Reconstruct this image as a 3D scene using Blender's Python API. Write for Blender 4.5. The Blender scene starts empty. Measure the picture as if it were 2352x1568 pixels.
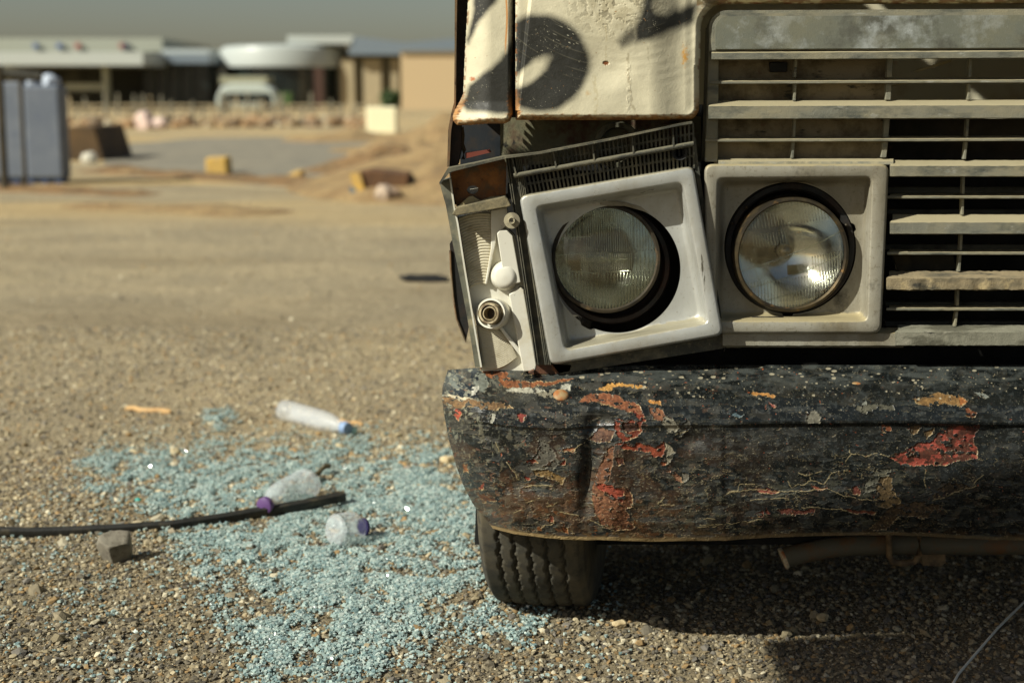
import bpy, bmesh, math, random
import numpy as np
from mathutils import Vector, Matrix

# ------------------------------------------------------------------ camera, world, sun
S = bpy.context.scene
COL = S.collection
CAMH = 0.90
TILT = math.radians(9.7)
F = 3267.0                       # focal length in pixels of a 2352 px wide picture
cam = bpy.data.cameras.new('camera')
cam.lens = 50.0; cam.sensor_width = 36.0
cam.clip_start = 0.05; cam.clip_end = 3000
cam.dof.use_dof = True
cam.dof.focus_distance = 2.27
cam.dof.aperture_fstop = 3.3
camo = bpy.data.objects.new('camera', cam); COL.objects.link(camo)
camo.location = (0, 0, CAMH)
camo.rotation_euler = (math.pi/2 - TILT, 0, 0)
S.camera = camo

SUN = Vector((1.15, 0.68, -1.0)).normalized()      # the way the light travels
elev = math.asin(-SUN.z)
w = bpy.data.worlds.new('World'); S.world = w; w.use_nodes = True
wn = w.node_tree; wn.nodes.clear()
sky = wn.nodes.new('ShaderNodeTexSky'); sky.sky_type = 'NISHITA'; sky.sun_disc = False
sky.sun_elevation = elev
sky.sun_rotation = math.atan2(-SUN.x, -SUN.y)
sky.dust_density = 2.2; sky.air_density = 1.0; sky.ozone_density = 1.0; sky.altitude = 300
hs = wn.nodes.new('ShaderNodeMix'); hs.data_type = 'RGBA'; hs.blend_type = 'MULTIPLY'
hs.inputs[0].default_value = 1.0; hs.inputs[7].default_value = (1.06, 0.99, 0.88, 1)
bg = wn.nodes.new('ShaderNodeBackground'); bg.inputs[1].default_value = 0.05
wo = wn.nodes.new('ShaderNodeOutputWorld')
wn.links.new(sky.outputs[0], hs.inputs[6]); wn.links.new(hs.outputs[2], bg.inputs[0]); wn.links.new(bg.outputs[0], wo.inputs[0])
sl = bpy.data.lights.new('sun', 'SUN'); sl.energy = 4.8; sl.angle = math.radians(0.5); sl.color = (0.98, 0.96, 0.84)
so = bpy.data.objects.new('sun', sl); COL.objects.link(so)
so.rotation_euler = SUN.to_track_quat('-Z', 'Y').to_euler()
S.view_settings.view_transform = 'Standard'; S.view_settings.look = 'None'
S.view_settings.exposure = 0.42; S.view_settings.gamma = 1.0
S.cycles.max_bounces = 8; S.cycles.transparent_max_bounces = 12
S.cycles.caustics_reflective = False; S.cycles.caustics_refractive = False

# ------------------------------------------------------------------ helpers
CT, ST = math.cos(TILT), math.sin(TILT)
def U(px, py, Y):
    """world point seen at a picture position, at distance Y in front of the camera"""
    u = (px-1176.0)/F; v = (784.0-py)/F
    s = Y/(CT+v*ST)
    return np.array([u*s, Y, CAMH+s*(-ST+v*CT)])
def UA(px, py, Y):
    px = np.asarray(px, float); py = np.asarray(py, float); Y = np.asarray(Y, float)
    u = (px-1176.0)/F; v = (784.0-py)/F
    s = Y/(CT+v*ST)
    return np.stack([u*s, Y+0*s, CAMH+s*(-ST+v*CT)], -1)
def G(px, py, z=0.0):
    """point of the ground seen at a picture position"""
    v = (784.0-py)/F; u = (px-1176.0)/F
    s = (CAMH-z)/(ST-v*CT)
    return np.array([u*s, s*(CT+v*ST), z])
def lin(c):
    out = []
    for x in c[:3]:
        x = x/255.0
        out.append(x/12.92 if x <= 0.04045 else ((x+0.055)/1.055)**2.4)
    return tuple(out)
def lina(c):
    c = np.asarray(c, float)/255.0
    return np.where(c <= 0.04045, c/12.92, ((c+0.055)/1.055)**2.4)

RT = np.random.RandomState(7).rand(256, 256)
def vnoise(x, y, seed=0):
    x = np.asarray(x, float)+seed*37.31; y = np.asarray(y, float)+seed*17.77
    xi = np.floor(x).astype(int); yi = np.floor(y).astype(int)
    fx = x-xi; fy = y-yi
    fx = fx*fx*(3-2*fx); fy = fy*fy*(3-2*fy)
    a = RT[xi & 255, yi & 255]; b = RT[(xi+1) & 255, yi & 255]
    c = RT[xi & 255, (yi+1) & 255]; d = RT[(xi+1) & 255, (yi+1) & 255]
    return (a*(1-fx)+b*fx)*(1-fy)+(c*(1-fx)+d*fx)*fy
def fbm(x, y, seed=0, o=4):
    t = 0; a = 0.5; n = 0
    for i in range(o):
        t = t+a*vnoise(x*2**i, y*2**i, seed+i*3); n += a; a *= 0.5
    return t/n
def sstep(a, b, x):
    t = np.clip((x-a)/(b-a), 0, 1); return t*t*(3-2*t)
def polydist(X, Y, P):
    """signed distance to a polygon (negative inside)"""
    P = np.asarray(P, float); n = len(P)
    d = np.full(X.shape, 1e9); inside = np.zeros(X.shape, bool)
    for i in range(n):
        ax, ay = P[i]; bx, by = P[(i+1) % n]
        ex, ey = bx-ax, by-ay
        wx, wy = X-ax, Y-ay
        t = np.clip((wx*ex+wy*ey)/(ex*ex+ey*ey+1e-9), 0, 1)
        dd = (wx-ex*t)**2+(wy-ey*t)**2
        d = np.minimum(d, dd)
        cond = ((ay > Y) != (by > Y)) & (X < ex*(Y-ay)/(ey if abs(ey) > 1e-9 else 1e-9)+ax)
        inside ^= cond
    d = np.sqrt(d)
    return np.where(inside, -d, d)
def linedist(X, Y, L):
    d = np.full(X.shape, 1e9)
    for (ax, ay), (bx, by) in zip(L[:-1], L[1:]):
        ex, ey = bx-ax, by-ay
        wx, wy = X-ax, Y-ay
        t = np.clip((wx*ex+wy*ey)/(ex*ex+ey*ey+1e-9), 0, 1)
        d = np.minimum(d, (wx-ex*t)**2+(wy-ey*t)**2)
    return np.sqrt(d)

def link(name, me, m=None, parent=None, smooth=False):
    o = bpy.data.objects.new(name, me); COL.objects.link(o)
    if m is not None: me.materials.append(m)
    if parent is not None: o.parent = parent
    if smooth:
        me.polygons.foreach_set('use_smooth', [True]*len(me.polygons))
    me.update()
    return o
def tag(o, label=None, cat=None, group=None, kind=None):
    if label: o['label'] = label
    if cat: o['category'] = cat
    if group: o['group'] = group
    if kind: o['kind'] = kind
    return o
def empty(name, loc, label, cat, group=None, rz=0):
    o = bpy.data.objects.new(name, None); COL.objects.link(o)
    o.location = loc; o.rotation_euler = (0, 0, rz)
    o.empty_display_size = 0.1
    return tag(o, label, cat, group)
def sub(name, parent_obj, me_or_obj): ...

class MB:
    """collects shapes into one mesh"""
    def __init__(s): s.v = []; s.f = []; s.n = 0
    def add(s, V, Fs):
        V = np.asarray(V, float); s.v.append(V)
        s.f += [tuple(int(i)+s.n for i in f) for f in Fs]; s.n += len(V)
    def box(s, c, d, R=None):
        x, y, z = d[0]/2, d[1]/2, d[2]/2
        V = np.array([[-x,-y,-z],[x,-y,-z],[x,y,-z],[-x,y,-z],[-x,-y,z],[x,-y,z],[x,y,z],[-x,y,z]])
        if R is not None: V = V @ np.array(R.to_3x3()).T
        s.add(V+np.array(c), [(0,3,2,1),(4,5,6,7),(0,1,5,4),(1,2,6,5),(2,3,7,6),(3,0,4,7)])
    def rng(s, a, b):
        """box between two opposite corners"""
        a = np.array(a, float); b = np.array(b, float)
        s.box((a+b)/2, np.abs(b-a))
    def tube(s, pts, r, n=10, caps=True):
        pts = [np.array(p, float) for p in pts]; m = len(pts)
        rr = r if hasattr(r, '__len__') else [r]*m
        V = []; up = np.array([0.03, 0.02, 1.0])
        for i, p in enumerate(pts):
            t = pts[min(i+1, m-1)]-pts[max(i-1, 0)]; t /= np.linalg.norm(t)+1e-12
            a = np.cross(t, up)
            if np.linalg.norm(a) < 1e-3: a = np.cross(t, np.array([1.0, 0, 0]))
            a /= np.linalg.norm(a); b = np.cross(t, a)
            for k in range(n):
                th = 2*math.pi*k/n
                V.append(p+rr[i]*(math.cos(th)*a+math.sin(th)*b))
        Fs = []
        for i in range(m-1):
            for k in range(n):
                q = (k+1) % n
                Fs.append((i*n+k, i*n+q, (i+1)*n+q, (i+1)*n+k))
        if caps:
            Fs.append(tuple(range(n-1, -1, -1))); Fs.append(tuple((m-1)*n+k for k in range(n)))
        s.add(V, Fs)
    def loft(s, loops, closed=True, cap0=False, cap1=False):
        n = len(loops[0]); V = np.concatenate([np.asarray(l, float) for l in loops]); Fs = []
        for i in range(len(loops)-1):
            for k in range(n if closed else n-1):
                q = (k+1) % n
                Fs.append((i*n+k, i*n+q, (i+1)*n+q, (i+1)*n+k))
        if cap0: Fs.append(tuple(range(n-1, -1, -1)))
        if cap1: Fs.append(tuple((len(loops)-1)*n+k for k in range(n)))
        s.add(V, Fs)
    def lathe(s, c, axis, prof, n=48, cap0=False, cap1=False, sx=1.0):
        ax = Vector(axis).normalized(); q = ax.to_track_quat('Z', 'Y').to_matrix()
        a = np.array(q @ Vector((1, 0, 0))); b = np.array(q @ Vector((0, 1, 0))); axn = np.array(ax); c = np.array(c)
        loops = []
        for r, h in prof:
            th = np.arange(n)*2*math.pi/n
            loops.append(c+axn*h+r*(np.cos(th)[:, None]*a*sx+np.sin(th)[:, None]*b))
        s.loft(loops, True, cap0, cap1)
    def prism(s, poly, Y0, Y1):
        """polygon given in picture positions, standing at distance Y0, thick to Y1"""
        n = len(poly)
        A = [U(p[0], p[1], Y0 if len(p) < 3 else p[2]) for p in poly]
        dz = Y1-Y0
        B = [a+np.array([0, dz, 0]) for a in A]
        Fs = [tuple(range(n)), tuple(range(2*n-1, n-1, -1))]
        Fs += [(i, n+i, n+(i+1) % n, (i+1) % n) for i in range(n)]
        s.add(A+B, Fs)
    def build(s, name, m=None, parent=None, smooth=False, bevel=0, seg=2, angle=None, fix=True):
        me = bpy.data.meshes.new(name)
        V = np.concatenate(s.v); me.from_pydata(V.tolist(), [], s.f)
        if fix:
            bm = bmesh.new(); bm.from_mesh(me)
            bmesh.ops.recalc_face_normals(bm, faces=bm.faces); bm.to_mesh(me); bm.free()
        if parent is not None:
            me.transform(Matrix.Translation(-wloc(parent)))
        o = link(name, me, m, parent, smooth)
        if bevel:
            b = o.modifiers.new('b', 'BEVEL'); b.width = bevel; b.segments = seg; b.limit_method = 'ANGLE'; b.angle_limit = math.radians(40)
            b.harden_normals = False
        if smooth and angle:
            me.set_sharp_from_angle(angle=math.radians(angle))
        return o
def wloc(o):
    v = Vector((0, 0, 0))
    while o is not None:
        v += o.location; o = o.parent
    return v
def gridmesh(name, P, colr=None, keep=None, m=None, parent=None, rough=None):
    """P: (R,C,3) array of points"""
    R, C = P.shape[:2]
    V = P.reshape(-1, 3).copy()
    if parent is not None: V = V-np.array(wloc(parent))
    idx = np.arange(R*C).reshape(R, C)
    q = np.stack([idx[:-1, :-1], idx[:-1, 1:], idx[1:, 1:], idx[1:, :-1]], -1).reshape(-1, 4)
    if keep is not None:
        k = keep.reshape(-1); q = q[k[q].all(1)]
        used = np.zeros(R*C, bool); used[q.ravel()] = True
        remap = np.cumsum(used)-1
        V = V[used]; q = remap[q]
        if colr is not None: colr = colr.reshape(-1, colr.shape[-1])[used]
    return rawmesh(name, V, q, colr, m, parent)
def rawmesh(name, V, q, colr=None, m=None, parent=None, smooth=True):
    me = bpy.data.meshes.new(name)
    k = q.shape[1]
    me.vertices.add(len(V)); me.vertices.foreach_set('co', np.ascontiguousarray(V, np.float32).ravel())
    me.loops.add(len(q)*k); me.loops.foreach_set('vertex_index', np.ascontiguousarray(q, np.int32).ravel())
    me.polygons.add(len(q)); me.polygons.foreach_set('loop_start', np.arange(0, len(q)*k, k, dtype=np.int32))
    me.polygons.foreach_set('loop_total', np.full(len(q), k, np.int32))
    me.update(calc_edges=True)
    me.polygons.foreach_set('use_smooth', [bool(smooth)]*len(q))
    if colr is not None:
        a = me.color_attributes.new('Col', 'FLOAT_COLOR', 'POINT')
        c = colr.reshape(len(V), -1)
        if c.shape[1] == 3: c = np.concatenate([c, np.ones((len(V), 1))], 1)
        a.data.foreach_set('color', np.ascontiguousarray(c, np.float32).ravel())
    return link(name, me, m, parent, smooth)

# ------------------------------------------------------------------ materials
def newmat(name):
    m = bpy.data.materials.new(name); m.use_nodes = True
    nt = m.node_tree; b = nt.nodes['Principled BSDF']
    return m, nt, b
def nd(nt, t, **kw):
    n = nt.nodes.new(t)
    for k, v in kw.items(): setattr(n, k, v)
    return n
def noise(nt, scale, detail=6, rough=0.6, vec=None, stretch=None):
    tc = nd(nt, 'ShaderNodeTexCoord')
    mp = nd(nt, 'ShaderNodeMapping')
    nt.links.new(tc.outputs['Object'], mp.inputs[0])
    if stretch: mp.inputs['Scale'].default_value = stretch
    n = nd(nt, 'ShaderNodeTexNoise'); n.inputs['Scale'].default_value = scale
    n.inputs['Detail'].default_value = detail; n.inputs['Roughness'].default_value = rough
    nt.links.new(mp.outputs[0], n.inputs['Vector'])
    return n
def ramp(nt, src, a, b):
    r = nd(nt, 'ShaderNodeMapRange'); r.inputs[1].default_value = a; r.inputs[2].default_value = b
    nt.links.new(src, r.inputs[0]); return r.outputs[0]
def mixc(nt, fac, A, B):
    x = nd(nt, 'ShaderNodeMix', data_type='RGBA')
    if isinstance(fac, float): x.inputs[0].default_value = fac
    else: nt.links.new(fac, x.inputs[0])
    for v, s in ((A, 6), (B, 7)):
        if isinstance(v, (tuple, list)): x.inputs[s].default_value = (*v[:3], 1)
        else: nt.links.new(v, x.inputs[s])
    return x.outputs[2]
def bump(nt, b, hs, dist, strength=1.0):
    prev = None
    if not isinstance(hs, list): hs = [(hs, dist)]
    for h, d in hs:
        bp = nd(nt, 'ShaderNodeBump'); bp.inputs['Strength'].default_value = strength; bp.inputs['Distance'].default_value = d
        nt.links.new(h, bp.inputs['Height'])
        if prev: nt.links.new(prev, bp.inputs['Normal'])
        prev = bp.outputs[0]
    nt.links.new(prev, b.inputs['Normal'])
def wmat(name, base, layers=(), rough=0.6, metal=0.0, bmp=(), spec=0.5, rvar=0.15, seedoff=0, dust=None):
    """weathered surface: base colour and layers (colour, scale, lo, hi[, stretch])"""
    m, nt, b = newmat(name)
    c = lin(base)
    for L in layers:
        n = noise(nt, L[1], 7, 0.65, stretch=L[4] if len(L) > 4 else None)
        c = mixc(nt, ramp(nt, n.outputs[0], L[2], L[3]), c, lin(L[0]))
    if dust:
        ge = nd(nt, 'ShaderNodeNewGeometry'); sx = nd(nt, 'ShaderNodeSeparateXYZ'); nt.links.new(ge.outputs['Normal'], sx.inputs[0])
        dn = noise(nt, 90, 6, .7); ad = nd(nt, 'ShaderNodeMath', operation='ADD'); nt.links.new(sx.outputs[2], ad.inputs[0])
        nt.links.new(ramp2(nt, dn.outputs[0], .3, .7, -.25, .25), ad.inputs[1])
        c = mixc(nt, ramp(nt, ad.outputs[0], .25, .65), c, lin(dust))
    if isinstance(c, tuple): b.inputs['Base Color'].default_value = (*c, 1)
    else: nt.links.new(c, b.inputs['Base Color'])
    n = noise(nt, 22, 5)
    nt.links.new(ramp2(nt, n.outputs[0], 0.3, 0.7, max(0.03, rough-rvar), min(1, rough+rvar)), b.inputs['Roughness'])
    b.inputs['Metallic'].default_value = metal
    b.inputs['Specular IOR Level'].default_value = spec
    if bmp:
        bump(nt, b, [(noise(nt, s, 6).outputs[0], d) for s, d in bmp], 0)
    return m
def ramp2(nt, src, a, b_, c, d):
    r = nd(nt, 'ShaderNodeMapRange')
    for i, v in enumerate((a, b_, c, d)): r.inputs[i+1].default_value = v
    nt.links.new(src, r.inputs[0]); return r.outputs[0]
def colmat(name, rough=0.55, bmp=(), spec=0.4, ralpha=False, trans=0, tint=None):
    m, nt, b = newmat(name)
    a = nd(nt, 'ShaderNodeAttribute', attribute_name='Col')
    c = a.outputs[0]
    if tint:
        n = noise(nt, tint[1], 6); c = mixc(nt, ramp(nt, n.outputs[0], tint[2], tint[3]), c, lin(tint[0]))
    nt.links.new(c, b.inputs['Base Color'])
    if ralpha: nt.links.new(a.outputs['Alpha'], b.inputs['Roughness'])
    else: b.inputs['Roughness'].default_value = rough
    b.inputs['Specular IOR Level'].default_value = spec
    if trans: b.inputs['Transmission Weight'].default_value = trans
    if bmp: bump(nt, b, [(noise(nt, s, 6).outputs[0], d) for s, d in bmp], 0)
    return m

M_plastic_black = wmat('black_plastic', (60, 60, 52), [((112, 106, 86), 30, 0.42, 0.70), ((125, 118, 95), 140, 0.56, 0.75), ((36, 36, 33), 12, 0.5, 0.7)], 0.7, bmp=((600, 0.0004),), dust=(102, 98, 80))
M_dark = wmat('dark_metal', (20, 20, 18), [((45, 32, 22), 20, 0.5, 0.7)], 0.8, bmp=((200, 0.0006),))
M_rust = wmat('rusty_metal', (92, 78, 56), [((122, 90, 58), 25, 0.45, 0.62), ((50, 38, 28), 50, 0.5, 0.7), ((125, 115, 95), 15, 0.55, 0.75)], 0.8, bmp=((300, 0.0006),))
M_rustdark = wmat('dark_rusty_metal', (42, 30, 22), [((85, 48, 28), 25, 0.5, 0.7), ((22, 20, 18), 50, 0.45, 0.6)], 0.7, bmp=((300, 0.0006),))
M_silver = wmat('silver_paint', (176, 177, 172), [((148, 142, 124), 9, 0.46, 0.72, (1, 1, .5)), ((118, 106, 84), 190, 0.60, 0.78), ((60, 56, 48), 330, 0.70, 0.75), ((74, 70, 58), 30, .70, .73, (1, 1, .15))], 0.40, metal=0.35, bmp=((900, 0.00016), (24, .0010)), rvar=0.14, dust=(166, 160, 138))
M_silverdirty = wmat('dusty_silver_paint', (156, 152, 138), [((122, 114, 94), 7, 0.42, 0.66, (1, 1, .5)), ((104, 95, 76), 170, 0.56, 0.74), ((52, 50, 42), 260, 0.69, 0.74), ((70, 66, 56), 9, .62, .70), ((60, 56, 46), 30, .68, .71, (1, 1, .15))], 0.55, metal=0.2, bmp=((500, 0.0004), (26, .0010)), dust=(166, 154, 120))
M_grille = wmat('grille_paint', (116, 115, 102), [((142, 134, 108), 22, 0.42, 0.7, (0.35, 1, 1)), ((78, 80, 72), 35, 0.50, 0.68, (0.4, 1, 1)), ((160, 160, 150), 60, 0.60, 0.72, (0.4, 1, 1)), ((44, 46, 42), 55, 0.66, 0.72, (0.25, 1, 1))], 0.7, bmp=((700, 0.0005), (120, 0.0006)), dust=(160, 150, 120))
M_grilledust = wmat('dusty_grille_plastic', (128, 112, 84), [((98, 86, 66), 25, 0.45, 0.65), ((60, 56, 44), 70, 0.60, 0.72, (0.5, 1, 1))], 0.85, bmp=((500, 0.0005),))
M_whitepl = wmat('white_plastic', (214, 211, 197), [((185, 172, 140), 18, 0.5, 0.8), ((110, 98, 74), 120, 0.66, 0.8)], 0.45, bmp=((600, 0.0001),))
M_rubber = wmat('tyre_rubber', (60, 58, 50), [((88, 80, 62), 14, 0.42, 0.7), ((36, 36, 33), 40, 0.5, 0.7)], 0.85, bmp=((500, 0.0006),))
M_cab = wmat('cream_cab_paint', (205, 198, 172), [((165, 140, 95), 9, 0.55, 0.8), ((140, 80, 40), 20, 0.66, 0.72)], 0.5, bmp=((300, 0.0003),))
# ------------------------------------------------------------------ ground
def gheight(x, y):
    near = 0.010*(fbm(x*2.2, y*2.2, 3, 4)-0.5)*2
    return near*sstep(9, 6, y)*1.0 + sstep(7, 12, y)*0.0
ys = np.concatenate([np.linspace(-30, 0.8, 12), np.linspace(1.0, 4.5, 300), 4.5+np.cumsum(np.geomspace(0.013, 40, 170))])
ys = ys[ys < 1500]
ys = np.append(ys, 1500.0)
xs_h = np.cumsum(np.geomspace(0.012, 40, 190)); xs_h = xs_h[xs_h < 900]
xs = np.concatenate([-xs_h[::-1]-0.6, np.linspace(-0.6, 1.2, 150)[:-1], xs_h+1.2])
XX, YY = np.meshgrid(xs, ys)
ZZ = gheight(XX, YY)
m, nt, b = newmat('gravel_dirt')
tcg = nd(nt, 'ShaderNodeTexCoord')
c = mixc(nt, ramp(nt, noise(nt, 1.3, 7).outputs[0], 0.4, 0.62), lin((158, 145, 118)), lin((176, 160, 128)))
c = mixc(nt, ramp(nt, noise(nt, 0.35, 5).outputs[0], 0.5, 0.68), c, lin((188, 170, 132)))
c = mixc(nt, ramp(nt, noise(nt, 120, 8, 0.75).outputs[0], 0.50, 0.66), c, lin((112, 102, 84)))
c = mixc(nt, ramp(nt, noise(nt, 75, 6, 0.75).outputs[0], 0.56, 0.66), c, lin((198, 184, 150)))
c = mixc(nt, ramp(nt, noise(nt, 7, 5, 0.7).outputs[0], 0.56, 0.75), c, lin((136, 124, 100)))
c = mixc(nt, ramp2(nt, noise(nt, 0.9, 5, .6, stretch=(0.35, 1.3, 1)).outputs[0], 0.48, 0.66, 0.0, 0.6), c, lin((136, 122, 96)))
# orange sand further off
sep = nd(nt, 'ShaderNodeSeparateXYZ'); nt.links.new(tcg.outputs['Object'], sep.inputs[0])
far = ramp(nt, sep.outputs[1], 9, 13)
sn = ramp(nt, noise(nt, 0.6, 6, stretch=(0.25, 1, 1)).outputs[0], 0.44, 0.58)
mm = nd(nt, 'ShaderNodeMath', operation='MULTIPLY'); nt.links.new(far, mm.inputs[0]); nt.links.new(sn, mm.inputs[1])
c = mixc(nt, mm.outputs[0], c, lin((190, 164, 116)))
vv = nd(nt, 'ShaderNodeTexVoronoi'); vv.inputs['Scale'].default_value = 110; nt.links.new(tcg.outputs['Object'], vv.inputs['Vector'])
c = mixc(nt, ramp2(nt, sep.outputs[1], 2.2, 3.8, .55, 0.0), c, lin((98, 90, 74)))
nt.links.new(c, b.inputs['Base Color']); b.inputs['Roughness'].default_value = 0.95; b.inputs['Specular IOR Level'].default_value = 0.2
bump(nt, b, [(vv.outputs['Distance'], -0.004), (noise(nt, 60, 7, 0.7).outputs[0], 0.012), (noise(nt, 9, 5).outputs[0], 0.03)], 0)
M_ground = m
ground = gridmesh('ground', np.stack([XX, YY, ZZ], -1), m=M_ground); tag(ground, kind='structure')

# ---- loose stones (gravel) and glass crumbs
phi = (1+5**0.5)/2
ICO = np.array([(-1,phi,0),(1,phi,0),(-1,-phi,0),(1,-phi,0),(0,-1,phi),(0,1,phi),(0,-1,-phi),(0,1,-phi),(phi,0,-1),(phi,0,1),(-phi,0,-1),(-phi,0,1)])
ICO = ICO/np.linalg.norm(ICO[0])
ICF = np.array([(0,11,5),(0,5,1),(0,1,7),(0,7,10),(0,10,11),(1,5,9),(5,11,4),(11,10,2),(10,7,6),(7,1,8),(3,9,4),(3,4,2),(3,2,6),(3,6,8),(3,8,9),(4,9,5),(2,4,11),(6,2,10),(8,6,7),(9,8,1)])
CUB = np.array([[-1,-1,-1],[1,-1,-1],[1,1,-1],[-1,1,-1],[-1,-1,1],[1,-1,1],[1,1,1],[-1,1,1]], float)
CUF = np.array([(0,3,2,1),(4,5,6,7),(0,1,5,4),(1,2,6,5),(2,3,7,6),(3,0,4,7)])
rs = np.random.RandomState(11)
def rotmats(n, tiltmax):
    if tiltmax < 0: tiltmax = np.where(rs.rand(n) < .16, 1.2, .30)
    a = rs.rand(n)*2*np.pi; t = (rs.rand(n)-0.5)*2*tiltmax; r = (rs.rand(n)-0.5)*2*tiltmax
    ca, sa, ct, st, cr, sr = np.cos(a), np.sin(a), np.cos(t), np.sin(t), np.cos(r), np.sin(r)
    Rz = np.zeros((n, 3, 3)); Rz[:, 0, 0] = ca; Rz[:, 0, 1] = -sa; Rz[:, 1, 0] = sa; Rz[:, 1, 1] = ca; Rz[:, 2, 2] = 1
    Rx = np.zeros((n, 3, 3)); Rx[:, 0, 0] = 1; Rx[:, 1, 1] = ct; Rx[:, 1, 2] = -st; Rx[:, 2, 1] = st; Rx[:, 2, 2] = ct
    Ry = np.zeros((n, 3, 3)); Ry[:, 1, 1] = 1; Ry[:, 0, 0] = cr; Ry[:, 0, 2] = sr; Ry[:, 2, 0] = -sr; Ry[:, 2, 2] = cr
    return Rz @ Rx @ Ry
def scatter(name, P, size, shape, flat, colr, mat_, jitter=0.22, tilt=0.6, sink=0.25):
    n = len(P)
    V0, F0 = shape
    k = len(V0)
    V = np.repeat(V0[None], n, 0)*(1+(rs.rand(n, k, 1)-0.5)*2*jitter)
    sc = np.stack([0.75+rs.rand(n)*0.6, 0.75+rs.rand(n)*0.6, flat*(0.7+rs.rand(n)*0.6)], -1)
    V = V*sc[:, None, :]*size[:, None, None]
    V = np.einsum('nij,nkj->nki', rotmats(n, tilt), V)
    V = V+P[:, None, :]
    V[:, :, 2] += (size*flat*(1-2*sink))[:, None]
    Fq = (F0[None]+(np.arange(n)*k)[:, None, None]).reshape(-1, F0.shape[1])
    C = np.repeat(colr[:, None, :], k, 1).reshape(-1, colr.shape[1])
    return rawmesh(name, V.reshape(-1, 3), Fq, C, mat_, smooth=False)
def inview(x, y):
    s = (y*CT+CAMH*ST)   # depth along the view axis for points on the ground
    px = 1176+F*x/s
    return (px > -60) & (px < 2420)
def pxof(x, y):
    dep = y*CT+CAMH*ST
    up = -CAMH*CT+y*ST
    return 1176+F*x/dep, 784-F*up/dep
pal = lina([(160,148,122),(140,130,110),(118,111,96),(176,162,130),(190,176,144),(104,98,86),(170,142,100),(130,124,114),(208,198,170),(150,135,106)])
def gravel(n, y0, y1, smin, smax, pw):
    y = y0+(y1-y0)*rs.rand(n); x = (rs.rand(n)-0.5)*2*(y1*0.42)
    k = inview(x, y); x, y = x[k], y[k]
    s = smin+(smax-smin)*rs.rand(len(x))**pw
    c = pal[(rs.rand(len(x))**1.2*len(pal)).astype(int) % len(pal)]*(0.65+0.5*rs.rand(len(x), 1))
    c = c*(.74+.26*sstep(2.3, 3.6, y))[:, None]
    return np.stack([x, y, gheight(x, y)], -1), s, c
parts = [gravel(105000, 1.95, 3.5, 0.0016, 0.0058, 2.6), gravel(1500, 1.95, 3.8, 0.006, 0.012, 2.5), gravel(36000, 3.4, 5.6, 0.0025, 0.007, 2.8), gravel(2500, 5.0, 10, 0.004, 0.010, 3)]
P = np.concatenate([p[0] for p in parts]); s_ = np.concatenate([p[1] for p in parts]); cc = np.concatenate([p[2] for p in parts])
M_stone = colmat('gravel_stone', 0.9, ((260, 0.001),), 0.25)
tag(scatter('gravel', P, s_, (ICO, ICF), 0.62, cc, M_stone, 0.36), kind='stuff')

GP = [(380,1060),(600,1035),(850,1030),(1040,1045),(1110,1150),(1130,1260),(1060,1400),(985,1460),(880,1540),(760,1580),(600,1580),(560,1480),(500,1390),(440,1290),(400,1220),(330,1150),(215,1110),(200,1060)]
n = 620000
y = 2.0+2.9*rs.rand(n)**1.25; x = -1.1+1.3*rs.rand(n)
px, py = pxof(x, y)
d = polydist(px+30*(fbm(x*9, y*9, 5)-.5)*2, py+22*(fbm(x*9, y*9, 9)-.5)*2, GP)
dens = sstep(55, -110, d)*(1-.35*sstep(1330, 1480, py))
dens = np.maximum(dens, 0.8*sstep(55, 5, np.hypot(px-505, (py-965)*1.6)))
dens = np.maximum(dens, 0.5*sstep(60, 5, np.hypot(px-300, (py-1090)*1.6)))
dens = np.maximum(dens, 0.35*sstep(150, 5, np.hypot(px-1150, (py-1440)*1.5)))
dens = np.maximum(dens, 0.02*(py > 980))
cl = .5*fbm(x*16, y*11, 21, 4)+.5*fbm(x*45, y*32, 25, 2)
k = rs.rand(n) < dens*(0.02+0.98*sstep(0.36, 0.63, cl))
x, y = x[k], y[k]; cl = cl[k]
sz = 0.0011+0.0018*rs.rand(len(x))**1.3
cg = lina([(166,186,182),(184,204,198),(142,168,168),(208,220,212)])[rs.randint(0, 4, len(x))]*(0.8+0.3*rs.rand(len(x), 1))
z = gheight(x, y)+0.003*sstep(0.45, 0.6, cl)+0.005*rs.rand(len(x))
m, nt, b = newmat('tinted_glass_crumb')
a = nd(nt, 'ShaderNodeAttribute', attribute_name='Col'); nt.links.new(a.outputs[0], b.inputs['Base Color'])
b.inputs['Roughness'].default_value = 0.06; b.inputs['IOR'].default_value = 1.5
b.inputs['Subsurface Weight'].default_value = 0.0; b.inputs['Transmission Weight'].default_value = 0.10
b.inputs['Specular IOR Level'].default_value = 0.7; b.inputs['Alpha'].default_value = 0.78
tag(scatter('shattered_glass', np.stack([x, y, z], -1), sz, (CUB, CUF), 0.6, cg, m, 0.2, -1, 0.25), kind='stuff')
print('glass crumbs', len(x))

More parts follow.
